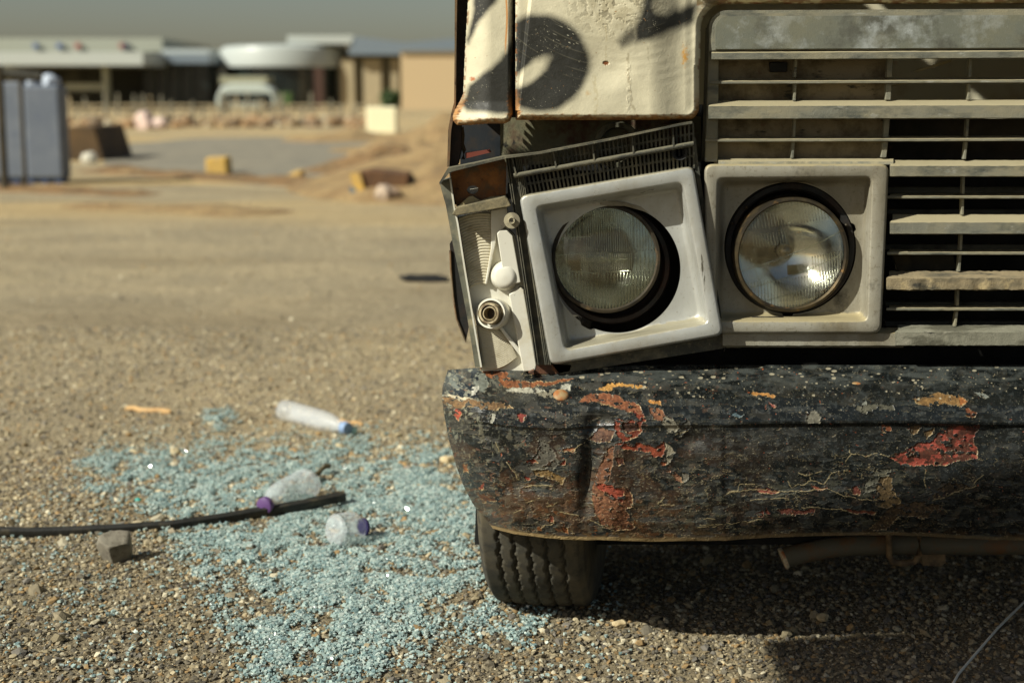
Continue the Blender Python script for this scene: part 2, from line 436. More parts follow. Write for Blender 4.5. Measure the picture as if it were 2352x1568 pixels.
# ------------------------------------------------------------------ litter on the ground
def gtag(o, *a, **k): return tag(o, *a, **k)
M_clear, nt, b = newmat('clear_plastic')
b.inputs['Base Color'].default_value = (0.70, 0.74, 0.76, 1); b.inputs['Roughness'].default_value = 0.22
b.inputs['Transmission Weight'].default_value = 0.0; b.inputs['Alpha'].default_value = 0.34
bump(nt, b, noise(nt, 90, 3).outputs[0], 0.003)
def flatmat(name, c, rough=0.5, spec=0.5, layers=()):
    return wmat(name, c, layers, rough, spec=spec)
def bottle(name, p0, p1, r, capc, label, cap=True, squash=1.0):
    """p0 base end, p1 cap end, on the ground"""
    e = empty(name, (float(p0[0]), float(p0[1]), 0), label, 'bottle')
    a = np.array([p0[0], p0[1], r*0.95]); b_ = np.array([p1[0], p1[1], r*0.75])
    L = np.linalg.norm(b_-a); ax = (b_-a)/L
    mb = MB()
    prof = [(0.001, 0.008), (r*0.7, 0.0), (r*0.96, 0.008), (r, 0.03*L/0.2)]
    for i in range(9):
        prof.append((r*(0.93 if i % 2 == 0 else 1.0), L*(0.16+0.05*i)))
    prof += [(r*0.98, L*0.62), (r*0.85, L*0.74), (r*0.55, L*0.86), (r*0.40, L*0.91), (r*0.40, L*0.93)]
    mb.lathe(a, ax, prof, 24)
    mb.build('bottle_body', M_clear, e, smooth=True, fix=True)
    mc = MB(); mc.lathe(a, ax, [(0.0005, L*0.925), (r*0.50, L*0.925), (r*0.52, L*0.93), (r*0.52, L*0.995), (r*0.48, L), (0.0005, L)], 20)
    mc.build('bottle_cap', capc, e, smooth=True)
    return e
M_capblue = flatmat('blue_cap', (128, 152, 186)); M_cappurple = flatmat('purple_cap', (92, 64, 114)); M_capnavy = flatmat('navy_cap', (48, 40, 96))
bottle('plastic_bottle', G(650, 965), G(800, 1004), 0.032, M_capblue, 'clear bottle with a pale blue cap lying beyond the broken glass')
bottle('plastic_bottle', G(712, 1140), G(606, 1190), 0.036, M_cappurple, 'clear crushed bottle with a purple cap behind the black strip')
bottle('plastic_bottle', G(765, 1258), G(838, 1238), 0.036, M_capnavy, 'short round clear bottle with a dark violet cap on the broken glass')
# thin extra: cap-coloured bottle beyond
mb = MB(); mb.lathe(G(806, 1000)+np.array([0, 0, .012]), (1, .1, 0), [(0.0005, 0), (0.012, 0), (0.013, 0.002), (0.013, 0.016), (0.0005, 0.017)], 16)
tag(mb.build('bottle_cap', flatmat('pale_teal', (150, 190, 190)), smooth=True), 'loose pale teal cap next to the bottle with the blue cap', 'bottle cap')

M_strip = wmat('black_rubber_strip', (28, 28, 24), [((62, 56, 42), 40, 0.5, 0.7)], 0.6, bmp=((200, 0.001),))
pts = [(-60,1232),(60,1234),(150,1232),(270,1226),(400,1217),(520,1200),(620,1187),(700,1176),(790,1160)]
mb = MB(); path = [G(a, b_)+np.array([0, 0, 0.010+0.012*max(0, (a-500)/300)]) for a, b_ in pts]
dense = []
for i in range(len(path)-1):
    for t in np.linspace(0, 1, 6)[:-1]: dense.append(path[i]*(1-t)+path[i+1]*t)
dense.append(path[-1])
L0 = []; 
for i, p in enumerate(dense):
    t = dense[min(i+1, len(dense)-1)]-dense[max(i-1, 0)]; t /= np.linalg.norm(t); sx = np.cross(t, [0, 0, 1]); sx /= np.linalg.norm(sx); up = np.cross(sx, t)
    wv, hv = 0.012, 0.0105
    L0.append([p+sx*a*wv+up*c_*hv for a, c_ in ((-1,-.6),(-.6,-1),(.6,-1),(1,-.6),(1,.7),(.55,1),(.2,.75),(-.2,.75),(-.55,1),(-1,.7))])
mb.loft(L0, True, True, True)
tag(mb.build('rubber_strip', M_strip, smooth=True, angle=50), 'long black rubber trim strip lying across the broken glass', 'trim strip')

def stick(name, a, b_, r, mat_, label, cat, z=0.006, n=8):
    mb = MB(); A = G(*a); B = G(*b_); pts = []
    for i in range(7):
        t = i/6; pts.append(A*(1-t)+B*t+np.array([0, 0.004*math.sin(i*2.1), z+0.003*math.sin(i*1.7)]))
    mb.tube(pts, [r*(0.8+0.3*((i*37) % 7)/7) for i in range(7)], n)
    return tag(mb.build(name, mat_, smooth=True, angle=50), label, cat)
M_wood = wmat('dry_wood', (196, 160, 110), [((140, 108, 70), 30, 0.45, 0.7)], 0.85, bmp=((200, 0.001),))
stick('wood_stick', (706, 1120), (756, 1086), 0.006, wmat('dark_wood', (92, 80, 52), [((60, 52, 36), 40, .45, .7)], .85), 'brown stick poking up behind the purple capped bottle', 'stick', 0.02)
stick('wood_stick', (290, 943), (392, 950), 0.009, M_wood, 'pale wooden stick at far left beyond the broken glass', 'stick')
stick('wood_stick', (775, 972), (832, 978), 0.006, M_wood, 'short pale wooden stick behind the bottle with blue cap', 'stick')

def rockmesh(name, c, dims, seed, mat_, label, cat='stone', sub_=3, rough=0.25, flattop=False, group=None, rz=0.0, kind=None):
    bm = bmesh.new(); bmesh.ops.create_icosphere(bm, subdivisions=sub_, radius=1)
    rr = np.random.RandomState(seed); off = rr.rand(3)*50
    planes = [(Vector(rr.randn(3)).normalized(), 0.62+0.25*rr.rand()) for _ in range(9)]
    if flattop: planes.append((Vector((0.12, -0.35, 1)).normalized(), 0.5))
    for v in bm.verts:
        p = v.co.copy()
        for nn, dd in planes:
            e_ = p.dot(nn)-dd
            if e_ > 0: p -= nn*e_
        h = float(fbm(np.array(p.x*2.3+off[0]+p.z), np.array(p.y*2.3+off[1]-p.z), seed % 9, 4))
        p *= 1+rough*(h-0.5)
        v.co = Vector((p.x*dims[0], p.y*dims[1], p.z*dims[2]))
    me = bpy.data.meshes.new(name); bm.to_mesh(me); bm.free()
    o = link(name, me, mat_, None, sub_ > 3)
    o.location = Vector(c)+Vector((0, 0, dims[2]*0.7)); o.rotation_euler = (0, 0, rz)
    return tag(o, label, cat, group, kind)
M_conc = wmat('concrete_chunk', (124, 118, 104), [((96, 90, 78), 30, .45, .65), ((88, 80, 68), 120, .55, .7)], .9, bmp=((300, .0015),))
rockmesh('concrete_chunk', G(266, 1292), (0.036, 0.030, 0.047), 5, M_conc, 'grey broken concrete chunk in front of the black strip', 'concrete chunk', 4, .12, True)
M_tan = wmat('tan_stone', (196, 178, 140), [((158, 136, 98), 40, .45, .65)], .9, bmp=((300, .001),))
rk = [(1030,1065,.019,'cream stone beside the left end of the bumper'),(185,1412,.012,None),(1890,1424,.010,'cream pebble in the thin strip of sunlight below the pipe'),(1420,1440,.012,'tan pebble in sun right of the tyre shadow'),(480,1398,.014,None),(700,1430,.012,None),(640,1505,.012,None),(300,1500,.013,None)]
for i, (a, b_, s, lb) in enumerate(rk):
    if lb: rockmesh('pebble', G(a, b_), (s*1.2, s, s*.75), 20+i, M_tan, lb, 'pebble', 3)
rockmesh('plastic_scrap', G(315, 1154), (.010, .008, .007), 77, flatmat('turquoise_plastic', (30, 140, 130)), 'small bright turquoise plastic scrap on the gravel', 'scrap', 2)
# black rag further off
mb = MB()
rr = np.random.RandomState(4)
o = rockmesh('black_rag', G(978, 646), (0.125, 0.05, 0.022), 9, flatmat('black_cloth', (22, 22, 22), .9), 'crumpled black rag on the dirt beside the truck', 'rag', 4, .9)

# white cable lower right
pts = [(2560,1330),(2450,1370),(2352,1428),(2290,1482),(2240,1530),(2200,1575),(2170,1640)]
mb = MB(); mb.tube([G(a, b_)+np.array([0, 0, .03+.01*math.sin(i)]) for i, (a, b_) in enumerate(pts)], .0021, 8)
tag(mb.build('cable', flatmat('pale_cable', (214, 212, 200)), smooth=True), 'thin pale cable curving over the shaded gravel', 'cable')
# ------------------------------------------------------------------ background, far to near
def Bx(mb, x0, y0, x1, y1, D, depth):
    """upright box seen between picture corners at distance D, going back by depth"""
    a = U(x0, y1, D); b_ = U(x1, y0, D)
    mb.rng((a[0], D, a[2]), (b_[0], D+depth, b_[2]))
M_bpar = flatmat('cream_parapet', (150, 152, 138)); M_broof = flatmat('white_roof', (176, 182, 178), .4)
M_bglass = wmat('dark_facade_glass', (24, 30, 30), [((40, 48, 46), .4, .45, .6)], .25)
M_bdark = wmat('shaded_facade', (48, 48, 42), [((80, 78, 66), .5, .5, .6)], .8)
M_bmet = flatmat('blue_grey_roof', (112, 124, 134), .5); M_bbeige = flatmat('beige_render', (188, 166, 130), .9)
M_btan = flatmat('tan_pilaster', (166, 152, 122), .9); M_bgrey = flatmat('grey_wall', (122, 118, 102), .9)  # plain grey for the hall wall, a parapet and fence posts
M_red = flatmat('red_sign', (150, 84, 76)); M_blue = flatmat('blue_sign', (84, 102, 140)); M_navy = flatmat('navy_sign', (40, 44, 80))
D0 = 118.0
def gz(D): return 0.0
def part(mat_, name, parent, boxes, D, depth, **k):
    mb = MB()
    for q in boxes: Bx(mb, *q, D, depth)
    return mb.build(name, mat_, parent, **k)
base_y = float(784-F*math.tan(TILT-math.atan(CAMH/D0)))       # row where the ground lies at D0
e = empty('flat_roofed_hall', tuple(U(160, base_y, D0)*[1, 1, 0]), 'long flat roofed hall with cream parapet and pale canopy at far left', 'building')
part(M_bpar, 'parapet', e, [(-160, 88, 372, 120)], D0+6, 20)
part(M_broof, 'canopy', e, [(-160, 120, 327, 150)], D0-6, 12)
part(M_bdark, 'wall', e, [(-160, 148, 330, base_y+2)], D0+3, 16)
for i, (x, h, mt) in enumerate([(132, 8, M_blue), (226, 9, M_blue), (300, 9, M_red), (478, 9, M_red), (492, 9, M_navy)]):
    x0 = x*.574
    part(mt, 'roof_sign', e, [(x0, 100, x0+h*1.2, 112)], D0+5.6, .3)
for x in (20, 238):
    part(M_bpar, 'column', e, [(x, 150, x+6, base_y)], D0-4, 1)
part(M_bpar, 'beam', e, [(150, 192, 245, 208)], D0-3.2, 1)
e = empty('dark_glass_building', tuple(U(400, base_y, D0)*[1, 1, 0]), 'low dark glazed building between the flat hall and the round building', 'building')
part(M_bglass, 'glass_wall', e, [(331, 140, 478, base_y+2)], D0+2, 16)
part(M_bmet, 'fascia', e, [(327, 124, 480, 146)], D0+1, 16)
part(M_broof, 'roof', e, [(372, 113, 480, 124)], D0+4, 12)
for x in (352, 380, 408, 436): part(flatmat('mullion', (60, 64, 58)), 'mullion', e, [(x, 150, x+3, base_y)], D0+1.7, .2)
# round building
cx = 622; R = U(775, 150, D0)[0]-U(cx, 150, D0)[0]
ctr = U(cx, base_y, D0)*[1, 1, 0]+np.array([0, 8.0, 0])
e = empty('round_building', tuple(ctr), 'round dark glass building under a broad white roof ring', 'building')
zt = U(cx, 97, D0)[2]; zb = U(cx, 151, D0)[2]
mb = MB(); mb.lathe(ctr, (0, 0, 1), [(.01, zt+.05), (R*.6, zt), (R*.92, zt-.1), (R*1.0, zt-.3), (R*1.02, zt-.6), (R*1.02, zb), (R*.94, zb-.05), (.01, zb-.05)], 64)
mb.build('roof_ring', M_broof, e, smooth=True, angle=40)
mb = MB(); mb.lathe(ctr, (0, 0, 1), [(R*.93, 0), (R*.93, zb)], 64); mb.build('glass_wall', M_bglass, e, smooth=True)
part(flatmat('brown_door', (66, 44, 34)), 'doorway', e, [(722, 155, 742, base_y)], D0-1.2, .4)
part(flatmat('awning', (150, 152, 130)), 'awning', e, [(505, 176, 612, 192)], D0-3.5, 3)
part(flatmat('green_plants', (60, 84, 40)), 'planter', e, [(640, 212, 668, 240)], D0-3.5, 1)
# right hand hall
e = empty('blue_roofed_hall', tuple(U(860, base_y, D0)*[1, 1, 0]), 'pale pilastered hall under a blue grey sloping roof beside the round building', 'building')
part(M_broof, 'roof_slab', e, [(660, 82, 812, 101)], D0+4, 10)
mb = MB(); D = D0+4
P_ = [U(812, 84, D), U(925, 100, D), U(1180, 86, D+6), U(1180, 128, D), U(800, 128, D)]
mb.prism([(812, 84), (930, 98), (1120, 82), (1120, 126), (800, 126)], D, D+14); mb.build('roof', M_bmet, e)
part(M_bgrey, 'wall', e, [(776, 125, 930, base_y+3)], D0+6, 12)
for a, b_ in ((784, 812), (836, 874), (900, 912)): part(M_btan, 'pilaster', e, [(a, 135, b_, base_y+3)], D0+5, 1)
e = empty('beige_building', tuple(U(990, 262, 100)*[1, 1, 0]), 'plain beige windowless building at the truck edge', 'building')
part(M_bbeige, 'wall', e, [(922, 122, 1160, 262)], 100, 14)
part(M_bgrey, 'parapet', e, [(920, 117, 1162, 122)], 99.8, 14.4)
mb = MB(); Bx(mb, 905, 253, 1160, 278, 80, .4); tag(mb.build('garden_wall', M_btan), 'low tan wall in front of the beige building', 'wall')
# van (silver)
gy = lambda D: float(784-F*math.tan(TILT-math.atan(CAMH/D)))
Dv = 100.0; pz = [(497,gy(Dv)-6),(497,222),(508,200),(530,192),(600,192),(626,206),(634,228),(634,gy(Dv)-6)]
e = empty('van', tuple(U(565, gy(Dv), Dv)*[1, 1, 0]), 'silver van parked in front of the round building', 'van')
mb = MB(); mb.prism(pz, Dv, Dv+1.9); mb.build('body', flatmat('silver_van_paint', (176, 186, 180), .3), e, bevel=.12)
mb = MB(); mb.prism([(508,236),(515,214),(620,214),(627,236)], Dv-.02, Dv+.05); mb.build('window', M_bglass, e)
for x in (520, 612):
    mb = MB(); c0 = U(x, gy(Dv)-10, Dv-.02); c0[2] = .33; mb.lathe(c0, (0, 1, 0), [(.01, 0), (.33, 0), (.33, .25), (.01, .25)], 20); mb.build('wheel', M_dark, e)
# pole fence
e = empty('post_fence', tuple(G(400, 285)*[1, 1, 0]), 'row of pale leaning fence posts in front of the buildings', 'fence')
Df = 62.0
for i in range(34):
    x = 150+i*21.5+rs.rand()*16
    h = .45+rs.rand()*.7
    p = U(x, 280, Df+rs.rand()*3); p[2] = 0
    mb = MB(); mb.tube([p, p+np.array([(rs.rand()-.5)*.15, 0, h])], .07, 6)
    mb.build('post', M_bgrey if i % 3 else M_btan, e)
mb = MB(); a = U(150, 280, Df+2); b_ = U(880, 280, Df+2); mb.rng((a[0], Df+1.9, .55), (b_[0], Df+2.0, .63)); mb.rng((a[0], Df+1.9, .2), (b_[0], Df+2.0, .27)); mb.build('rail', M_btan, e)
# rubble line
rp = []
n = 260; px_ = 170+690*rs.rand(n); D_ = 44+8*rs.rand(n)
Pp = np.stack([(px_-1176)/F*D_, D_, 0*D_], -1)
pr = lina([(170,146,112),(150,122,90),(172,160,134),(130,104,74),(112,96,78)])[rs.randint(0, 5, n)]
tag(scatter('rubble', Pp, (.08+.18*rs.rand(n)), (ICO, ICF), .8, pr, M_stone), kind='stuff')
for i, (x, s, lb) in enumerate([(334, .38, 'pale pink sack lying among the rubble, the larger one'), (366, .27, 'smaller pale pink sack right of the larger one')]):
    rockmesh('sack', U(x, 305, 42)*[1, 1, 0], (s*.9, s*.6, s*.8), 40+i, flatmat('pink_sack', (214, 190, 178), .9), lb, 'sack', 4, .5)
e = tag(rockmesh('white_sack', U(206, 384, 20)*[1, 1, 0], (.11, .08, .1), 44, flatmat('white_sack', (200, 196, 180), .9), 'small white lump on the dirt right of the blue tanks', 'lump', 4, .5))
# road: grey strip
def sheet(name, polypx, z, mat_, kind='structure'):
    mb = MB(); mb.add([G(a, b_, z) for a, b_ in polypx], [tuple(range(len(polypx)))]); return tag(mb.build(name, mat_), kind=kind)
M_road = wmat('worn_grey_road', (126, 120, 104), [((146, 136, 114), 1.2, .45, .65), ((104, 98, 86), 3, .5, .7)], .95)
sheet('road', [(235, 335), (470, 316), (860, 312), (845, 350), (848, 404), (1300, 430), (1300, 448), (560, 412), (470, 404), (240, 378)], .004, M_road)
# sand piles, right
M_sand = wmat('orange_sand', (190, 160, 112), [((170, 138, 94), 2.5, .45, .6), ((150, 132, 104), 5, .55, .7)], .95, bmp=((8, .15), (40, .04)))
def mound(name, cx_, cy_, wx, wy, h, seed, mat_, kind='structure', label=None, cat=None):
    n_ = 70; a = np.linspace(-1, 1, n_); A, B = np.meshgrid(a, a); r = np.hypot(A, B)
    hh = h*np.clip(1-r, 0, 1)**.8*(.45+1.1*fbm(A*3+seed, B*3, seed, 5))-.05
    c0 = G(cx_, cy_)
    o = gridmesh(name, np.stack([c0[0]+A*wx, c0[1]+B*wy, hh], -1), m=mat_)
    return tag(o, label, cat, kind=kind) if kind else tag(o, label, cat)
mound('sand_mound', 1030, 352, 1.7, 5, .62, 3, M_sand)
mound('sand_mound', 790, 320, 1.6, 3, .25, 5, M_sand)
mound('sand_mound', 1120, 425, 2.2, 3.2, .5, 6, M_sand)
mound('sand_mound', 900, 345, 1.3, 2, .22, 9, M_sand)
# earth berm in the middle distance
def berm(name, a, b_, wdt, h, seed, mat_):
    A = G(*a); B = G(*b_); n1, n2 = 160, 22
    t = np.linspace(-.05, 1.05, n1)[:, None]; s = np.linspace(-1, 1, n2)[None]
    dv = (B-A)[:2]; L = np.linalg.norm(dv); dv /= L; nv = np.array([-dv[1], dv[0]])
    X = A[0]+t*L*dv[0]+s*nv[0]*wdt; Y = A[1]+t*L*dv[1]+s*nv[1]*wdt
    H = h*(1-s*s)*(.2+1.3*fbm(X*1.6, Y*1.6, seed, 5))-.02
    H = H*np.clip(np.minimum(t+.05, 1.05-t)*10, 0, 1)-.01
    return tag(gridmesh(name, np.stack([X, Y, H], -1), m=mat_), kind='structure')
M_earth = wmat('brown_earth', (138, 108, 70), [((110, 88, 60), 3, .45, .6), ((172, 146, 100), 6, .55, .7)], .95, bmp=((20, .05),))
berm('earth_berm', (230, 392), (850, 432), .5, .10, 2, M_earth)
berm('earth_berm', (-120, 430), (330, 448), .35, .09, 4, M_earth)
berm('earth_berm', (820, 408), (1300, 412), .6, .22, 8, M_earth)
berm('earth_berm', (200, 470), (620, 492), .5, .07, 12, M_sand)
# white block
mb = MB(); Bx(mb, 842, 246, 909, 316, 38, .7)
tag(mb.build('white_block', flatmat('white_painted_block', (238, 232, 196), .9), bevel=.03), 'bright cream painted block on the sand in front of the beige building', 'block')
# bush
bp = U(898, 262, 75); mb = MB(); n = 700
for i in range(n):
    v = rs.randn(3); v /= np.linalg.norm(v); v *= rs.rand()**.4*(.55+.75*float(fbm(np.array(v[0]*2+5), np.array(v[2]*2+v[1]), 3, 3)))*1.15; p = np.array([bp[0], bp[1], .55])+v*[.50, .4, .42]+np.array([0, 0, .28])
    s = .04+.035*rs.rand(); q = rs.randn(3)*s; r_ = rs.randn(3)*s
    mb.add([p-q, p+r_, p+q, p-r_], [(0, 1, 2, 3)])
e = empty('bush', (bp[0], bp[1], 0), 'green bush behind the cream block', 'bush')
mb.build('foliage', wmat('green_leaves', (62, 86, 34), [((40, 60, 24), 3, .4, .6)], .7), e, fix=False)
mb = MB(); mb.tube([(bp[0], bp[1], 0), (bp[0]+.05, bp[1], .9)], [.07, .03], 8); mb.build('trunk', M_wood, e)
# yellow kerb blocks
M_yel = wmat('faded_yellow_paint', (206, 168, 84), [((178, 150, 100), 6, .45, .7)], .9)
for (x0, y0, x1, y1, D, lb, wdg) in [(472, 361, 522, 408, 17.2, 'faded yellow concrete block behind the earth bank, the square one', 0), (650, 392, 692, 418, 15.6, 'smaller wedge shaped yellow concrete block right of the square one', 1)]:
    mb = MB(); yb = gy(D)+4
    if wdg: mb.prism([(x0, yb), (x0+4, y0+14), (x0+26, y0+2), (x1, y0), (x1, yb)], D, D+.3)
    else: mb.prism([(x0, yb), (x0, y0+2), (x1-4, y0), (x1, yb)], D, D+.35)
    tag(mb.build('yellow_block', M_yel, bevel=.02), lb, 'concrete block', 'yellow concrete blocks by the road')
# blue tanks left, poles, brown ramp
M_tank = wmat('blue_grey_sheet', (96, 104, 116), [((116, 122, 130), 2, .45, .7), ((80, 90, 110), 5, .55, .7)], .6)
Dt = 15.2; yb = gy(Dt)
for (x0, x1, y0, lb) in [(62, 138, 196, 'blue grey wrapped crate with two white sacks on top, by the wooden post'), (-70, 48, 188, 'blue grey wrapped crate at the left picture edge')]:
    c0 = U((x0+x1)/2, yb, Dt)*[1, 1, 0]
    e = empty('wrapped_crate', tuple(c0), lb, 'crate', 'wrapped crates at far left')
    mb = MB(); Bx(mb, x0, y0, x1-(4 if x0 > 0 else 0), yb-12, Dt, .3); mb.build('wrapping', M_tank, e, bevel=.03, seg=3)
    mb = MB()
    for k in (0, .42, .84):
        a = U(x0+(x1-x0)*k, yb, Dt); mb.rng((a[0], Dt+.02, 0), (a[0]+.07, Dt+.28, U(0, yb-12, Dt)[2]))
    mb.rng((U(x0+2, yb, Dt)[0], Dt+.03, .02), (U(x1-6, yb, Dt)[0], Dt+.27, .05)); mb.build('pallet', flatmat('blue_pallet', (40, 60, 96)), e)
for i, (x, lb) in enumerate([(80, 'left white sack on top of the blue grey crate'), (114, 'right white sack on top of the blue grey crate')]):
    q = U(x, 197, Dt+.15); rockmesh('sack', (q[0], q[1], U(x, 197, Dt)[2]-.02), (.10, .12, .085), 60+i, flatmat('white_plastic_sack', (176, 186, 200), .7), lb, 'sack', 4, .4)
for x, lb, top, D in [(12, 'thick dark wooden post at the left picture edge', 150, 14.0), (59, 'thin dark wooden post in front of the wrapped crate', 168, 14.6)]:
    a = U(x, gy(D), D); mb = MB(); mb.tube([(a[0], D, 0), (a[0]+.01, D, U(x, top, D)[2])], .035 if x < 20 else .022, 10)
    tag(mb.build('wooden_post', wmat('dark_weathered_wood', (66, 58, 42), [((44, 40, 30), 6, .45, .7)], .9), smooth=True, angle=50), lb, 'post')
mb = MB(); a = U(-60, 160, 14.3); b_ = U(95, 178, 14.3); mb.tube([a, b_], .05, 8)
tag(mb.build('wooden_beam', wmat('dark_beam', (60, 58, 48), [((40, 38, 32), 6, .45, .7)], .9)), 'dark beam lying across the tops of the wooden posts', 'beam')
D = 21.0; mb = MB(); mb.prism([(118, gy(D)+2), (128, 292), (215, 290), (240, gy(D)+2)], D, D+1.6)
tag(mb.build('brown_bin', wmat('brown_rusty_sheet', (96, 74, 44), [((66, 52, 34), 2, .4, .6), ((150, 110, 60), 4, .6, .7)], .9), bevel=.02), 'dark brown sloping sided rusty bin right of the blue grey crate', 'bin')
# rusty cart
D = 12.9; yb = gy(D)
e = empty('rusty_hopper', tuple(U(870, yb, D)*[1, 1, 0]), 'rusty brown steel hopper with a yellow end plate and a blue leg', 'hopper')
mb = MB(); mb.prism([(812, 398), (846, 390), (938, 400), (934, 440), (905, 462), (838, 456)], D, D+.5); mb.build('bin', wmat('brown_steel', (110, 78, 48), [((76, 54, 36), 5, .4, .6)], .85), e, bevel=.01)
mb = MB(); mb.prism([(802, 400), (826, 396), (842, 456), (812, 430)], D-.03, D+.02); mb.build('end_plate', M_yel, e)
mb = MB(); mb.prism([(803, 430), (812, 430), (830, 446), (826, yb), (806, yb)], D-.02, D+.12); mb.build('leg', flatmat('blue_grey_steel', (96, 116, 128)), e)
mb = MB(); mb.prism([(900, 455), (916, 452), (914, yb), (904, yb)], D+.1, D+.25); mb.build('leg', flatmat('blue_grey_steel', (96, 116, 128)), e)
rockmesh('rubble_sack', U(892, yb+6, D-.35)*[1, 1, 0], (.125, .10, .095), 81, wmat('pale_sack', (178, 160, 140), [((120, 100, 82), 8, .45, .6)], .9), 'pale pinkish sack slumped against the rusty hopper', 'sack', 4, .7)
mound('sand_mound', 880, 392, 1.2, 1.2, .32, 15, M_earth)
# unseen sheet on posts behind the camera, added to shade the lower right
H = 2.4; kx, ky = -SUN.x/SUN.z*H, -SUN.y/SUN.z*H
gc = G(1742, 1474); c0 = np.array([gc[0]-kx, gc[1]-ky])
e = empty('shadow_caster', (float(c0[0]+1.5), float(c0[1]-2), 0), 'unseen flat metal sheet on thin posts, added to cast shade', 'canopy')
ux = np.array([1, .12])
A = c0; B = c0+ux*3.0; Cc = B+np.array([0, -1.5]); Dd = A+np.array([-.03, -1.5])
mb = MB(); mb.add([(*A, H), (*B, H), (*Cc, H), (*Dd, H), (*A, H+.04), (*B, H+.04), (*Cc, H+.04), (*Dd, H+.04)], [(0,3,2,1),(4,5,6,7),(0,1,5,4),(1,2,6,5),(2,3,7,6),(3,0,4,7)])
mb.build('roof', wmat('galvanised_sheet', (130, 130, 124), (), .5, metal=.6), e)
for p in (Cc+[-.1, .1], Dd+[.1, .1]):
    mb = MB(); mb.tube([(*p, 0), (*p, H)], .03, 10); mb.build('post', M_dark, e)
# ------------------------------------------------------------------ the truck
truck = empty('truck', (0.85, 2.9, 0), 'battered cream truck with peeling black bumper, dusty grille and hanging headlight', 'truck')
def c7(pts): return [(976.2+a*.29297, 803.9+b*.29297) for a, b in pts]
def c8(pts): return [(1607.8+a*.3164, 803.9+b*.3164) for a, b in pts]
def c5(pts): return [(976.1+a*.3442, 321.6+b*.3442) for a, b in pts]
def c6(pts): return [(1579+a*.3442, 321.6+b*.3442) for a, b in pts]
def c3(pts): return [(1004.9+a*.2808, b*.2808) for a, b in pts]
def c4(pts): return [(1550.4+a*.3408, b*.3408) for a, b in pts]

# ---- bumper: dense sheet, peeling paint coloured and embossed point by point
px_r = np.concatenate([np.arange(0, 1400, 1.15), 1400+np.cumsum(np.geomspace(2, 90, 46))])    # distance along the bumper from its left end (px at the front)
nv = 470
v = np.linspace(0, 1, nv)          # 0 = back top edge, 1 = bottom lip
XL = np.interp
leftx = XL(v, [0, .10, .16, .25, .45, .62, .75, .85, .93, 1.0], [1028, 1016, 1015, 1018, 1031, 1048, 1065, 1084, 1104, 1124])
U_, V_ = np.meshgrid(px_r, v)
PXn = leftx[:, None]+U_*(1+0*V_)
PXn = leftx[:, None]+U_*(1-(leftx[:, None]-1015)/1400*np.clip(1-U_/1400, 0, 1)*0)
pxx = PXn
top = np.interp(pxx, [1015, 1040, 1100, 1160, 1215, 1300, 1350, 1500, 2352, 4000], [853, 848, 844, 849, 852, 850, 842, 838, 838, 838])
bot = np.interp(pxx, [1015, 1110, 1135, 1180, 1250, 1300, 1400, 1500, 1600, 1665, 1700, 1800, 1880, 2040, 2150, 2270, 2352, 4000], [1205, 1208, 1214, 1226, 1235, 1239, 1241, 1243, 1241, 1242, 1238, 1233, 1230, 1228, 1232, 1240, 1241, 1241])
bot = bot+1.2*(fbm(pxx/40, pxx*0, 5)-.5)*2
PY = top+(bot-top)*V_
# nominal row (photo rows of an undistorted profile) drives the depth
row = 838+(1241-838)*V_
Yp = np.interp(row, [838, 850, 868, 885, 900, 915, 932, 950, 970, 975, 982, 1050, 1150, 1200, 1222, 1232, 1241], [2.296, 2.282, 2.255, 2.226, 2.198, 2.172, 2.153, 2.144, 2.141, 2.1415, 2.147, 2.146, 2.149, 2.156, 2.163, 2.165, 2.168])
fl = sstep(1655, 1720, pxx)
Yp = Yp-(1-fl)*sstep(970, 984, row)*.004+ (sstep(1655, 1668, pxx)*(1-sstep(1668, 1690, pxx)))*sstep(980, 1000, row)*sstep(1230, 1200, row)*.0015
tL = np.clip(1-U_/105, 0, 1)
Yp = Yp+.11*tL**2.6+.02*np.clip(1-U_/300, 0, 1)**2
def gs(cx_, cy_, sx, sy, ang=0):
    a = math.radians(ang); X_ = (pxx-cx_)*math.cos(a)+(PY-cy_)*math.sin(a); Y_ = -(pxx-cx_)*math.sin(a)+(PY-cy_)*math.cos(a)
    return np.exp(-(X_/sx)**2-(Y_/sy)**2)
Yp += .016*gs(1352, 1080, 16, 90, 4)+.011*gs(1375, 970, 36, 26)-.006*gs(1415, 1090, 30, 110)-.005*gs(1400, 935, 60, 16)
Yp += .006*gs(1130, 905, 60, 14)+.006*gs(1590, 1010, 26, 18)-.004*gs(1530, 960, 30, 20)+.004*gs(1300, 1010, 30, 25)+.007*gs(2270, 1000, 50, 60)+.004*gs(1200, 1120, 60, 20)
Yp += .004*(fbm(pxx/90, PY/70, 8, 3)-.5)*2
